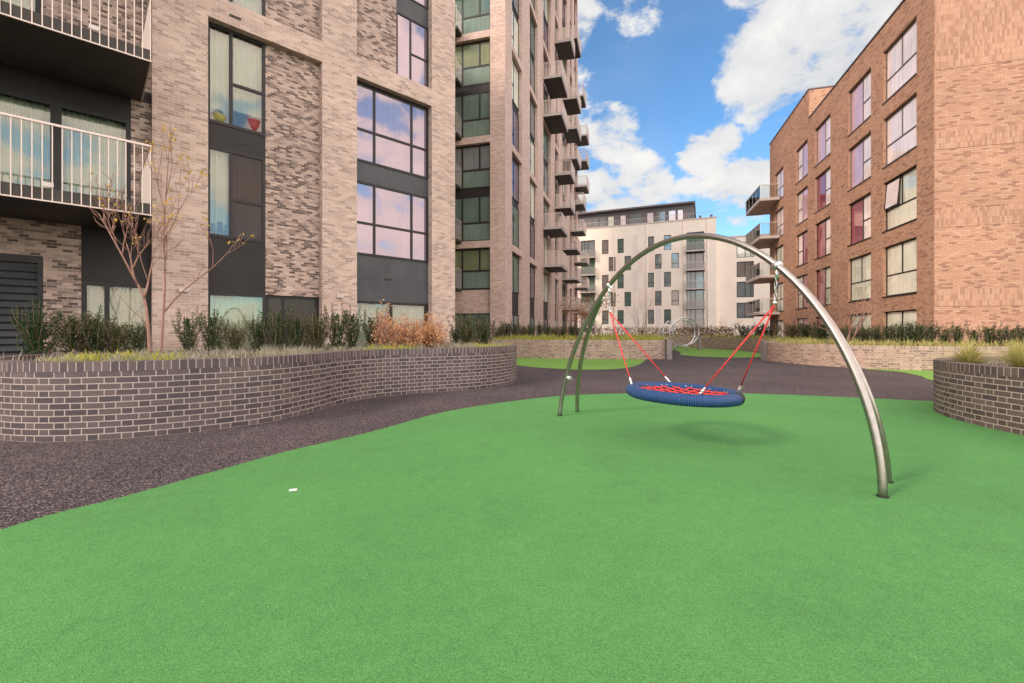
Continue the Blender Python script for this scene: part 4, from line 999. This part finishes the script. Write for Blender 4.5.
wd = bpy.data.worlds.new('World'); S.world = wd; wd.use_nodes = True
t = NT(wd.node_tree)
wo = t.n('ShaderNodeOutputWorld'); bg = t.n('ShaderNodeBackground'); t.l(bg.outputs[0], wo.inputs[0])
sky = t.n('ShaderNodeTexSky', sky_type='NISHITA', sun_disc=False, sun_elevation=SUN_EL, sun_rotation=SUN_AZ % (2 * math.pi), air_density=1.0, dust_density=.4, ozone_density=2.0)
tc = t.n('ShaderNodeTexCoord'); nv = t.n('ShaderNodeVectorMath', operation='NORMALIZE'); t.l(tc.outputs['Generated'], nv.inputs[0]); D = nv.outputs[0]
mp = t.n('ShaderNodeMapping'); t.l(D, mp.inputs[0]); mp.inputs['Scale'].default_value = (1, 1, 1.5)
n1 = t.n('ShaderNodeTexNoise', i_Scale=8.5, i_Detail=10.0, i_Roughness=.60, i_Distortion=.2); t.l(mp.outputs[0], n1.inputs['Vector'])
n2 = t.n('ShaderNodeTexNoise', i_Scale=2.2, i_Detail=4.0, i_Roughness=.5); t.l(mp.outputs[0], n2.inputs['Vector'])
def blob(d, ang, soft):
    d = Vector(d).normalized(); dp = t.n('ShaderNodeVectorMath', operation='DOT_PRODUCT'); t.l(D, dp.inputs[0]); dp.inputs[1].default_value = d
    mr = t.n('ShaderNodeMapRange', interpolation_type='SMOOTHSTEP'); t.l(dp.outputs['Value'], mr.inputs[0])
    mr.inputs[1].default_value = math.cos(R(ang + soft)); mr.inputs[2].default_value = math.cos(R(ang)); return mr.outputs[0]
# cloud banks, by bearing (x : y : z)
banks = [((.74, 1, .70), 7, 8, 1.0), ((.62, 1, .60), 3, 6, .8), ((.95, 1, .60), 8, 10, 1.0), ((.22, 1, .43), 1.8, 3.6, .92), ((.27, 1, .31), 2.4, 4.0, .95), ((.17, 1, .26), 4, 4, 1.0), ((.44, 1, .40), 1.8, 3, .9), ((.52, 1, .31), 2.6, 3, 1.0), ((.40, 1, .25), 3.5, 3, .8),
         ((.27, 1, .76), 2.6, 4, .7), ((.12, 1, .71), 2.2, 4, .9), ((.05, 1, .5), 3, 6, .8)]
cov = None
for d, a, s_, wgt in banks:
    b_ = t.math('MULTIPLY', blob(d, a, s_), wgt); cov = b_ if cov is None else t.math('MAXIMUM', cov, b_)
far = t.math('SUBTRACT', 1.0, blob((.4, 1, .45), 34, 12))
cov = t.math('MAXIMUM', cov, t.math('MULTIPLY', far, 1.0))
dens = t.math('ADD', cov, t.math('MULTIPLY', t.math('SUBTRACT', n1.outputs[0], .5), 3.2))
mr = t.n('ShaderNodeMapRange', interpolation_type='SMOOTHSTEP'); t.l(dens, mr.inputs[0]); mr.inputs[1].default_value = .60; mr.inputs[2].default_value = 1.05
wisp = t.n('ShaderNodeMapRange', interpolation_type='SMOOTHSTEP'); t.l(n2.outputs[0], wisp.inputs[0]); wisp.inputs[1].default_value = .35; wisp.inputs[2].default_value = .8; wisp.inputs[4].default_value = .22
cm = t.math('MAXIMUM', mr.outputs[0], wisp.outputs[0])
CW = 5.35
shade = t.ramp(t.math('ADD', t.math('MULTIPLY', n1.outputs[0], .6), t.math('MULTIPLY', n2.outputs[0], .4)), [(.36, (CW * .60, CW * .64, CW * .70)), (.48, (CW * .86, CW * .87, CW * .89)), (.62, (CW * 1.08, CW * 1.06, CW * 1.03))])
skyb = t.mix(1.0, sky.outputs[0], (.78, 1.16, 1.36), 'MULTIPLY')
# added glow: unseen sky behind right of camera brightened to light the facades
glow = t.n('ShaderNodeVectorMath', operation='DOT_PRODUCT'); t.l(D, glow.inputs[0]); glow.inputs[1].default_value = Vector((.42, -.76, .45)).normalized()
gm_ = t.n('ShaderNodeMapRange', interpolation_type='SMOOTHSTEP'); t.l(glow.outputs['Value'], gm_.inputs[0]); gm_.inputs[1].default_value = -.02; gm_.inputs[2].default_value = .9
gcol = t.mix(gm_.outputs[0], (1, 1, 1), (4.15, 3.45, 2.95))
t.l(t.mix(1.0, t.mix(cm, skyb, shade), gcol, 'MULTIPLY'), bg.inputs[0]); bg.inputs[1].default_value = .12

cam = bpy.data.cameras.new('camera'); co = bpy.data.objects.new('camera', cam); COL.objects.link(co)
cam.sensor_width = 36; cam.lens = 450 / 1024 * 36; cam.shift_y = -(341.5 - 331) / 1024; cam.clip_end = 2000; cam.clip_start = .05
co.location = (0, 0, 1.3); co.rotation_euler = (R(90), 0, 0)
S.camera = co
S.view_settings.view_transform = 'Standard'; S.view_settings.look = 'None'; S.view_settings.gamma = 1; S.view_settings.exposure = 0.48
S.cycles.max_bounces = 6; S.cycles.transparent_max_bounces = 12; S.cycles.sample_clamp_indirect = 6
for o in bpy.data.objects:
    if '_b' in o: del o['_b']
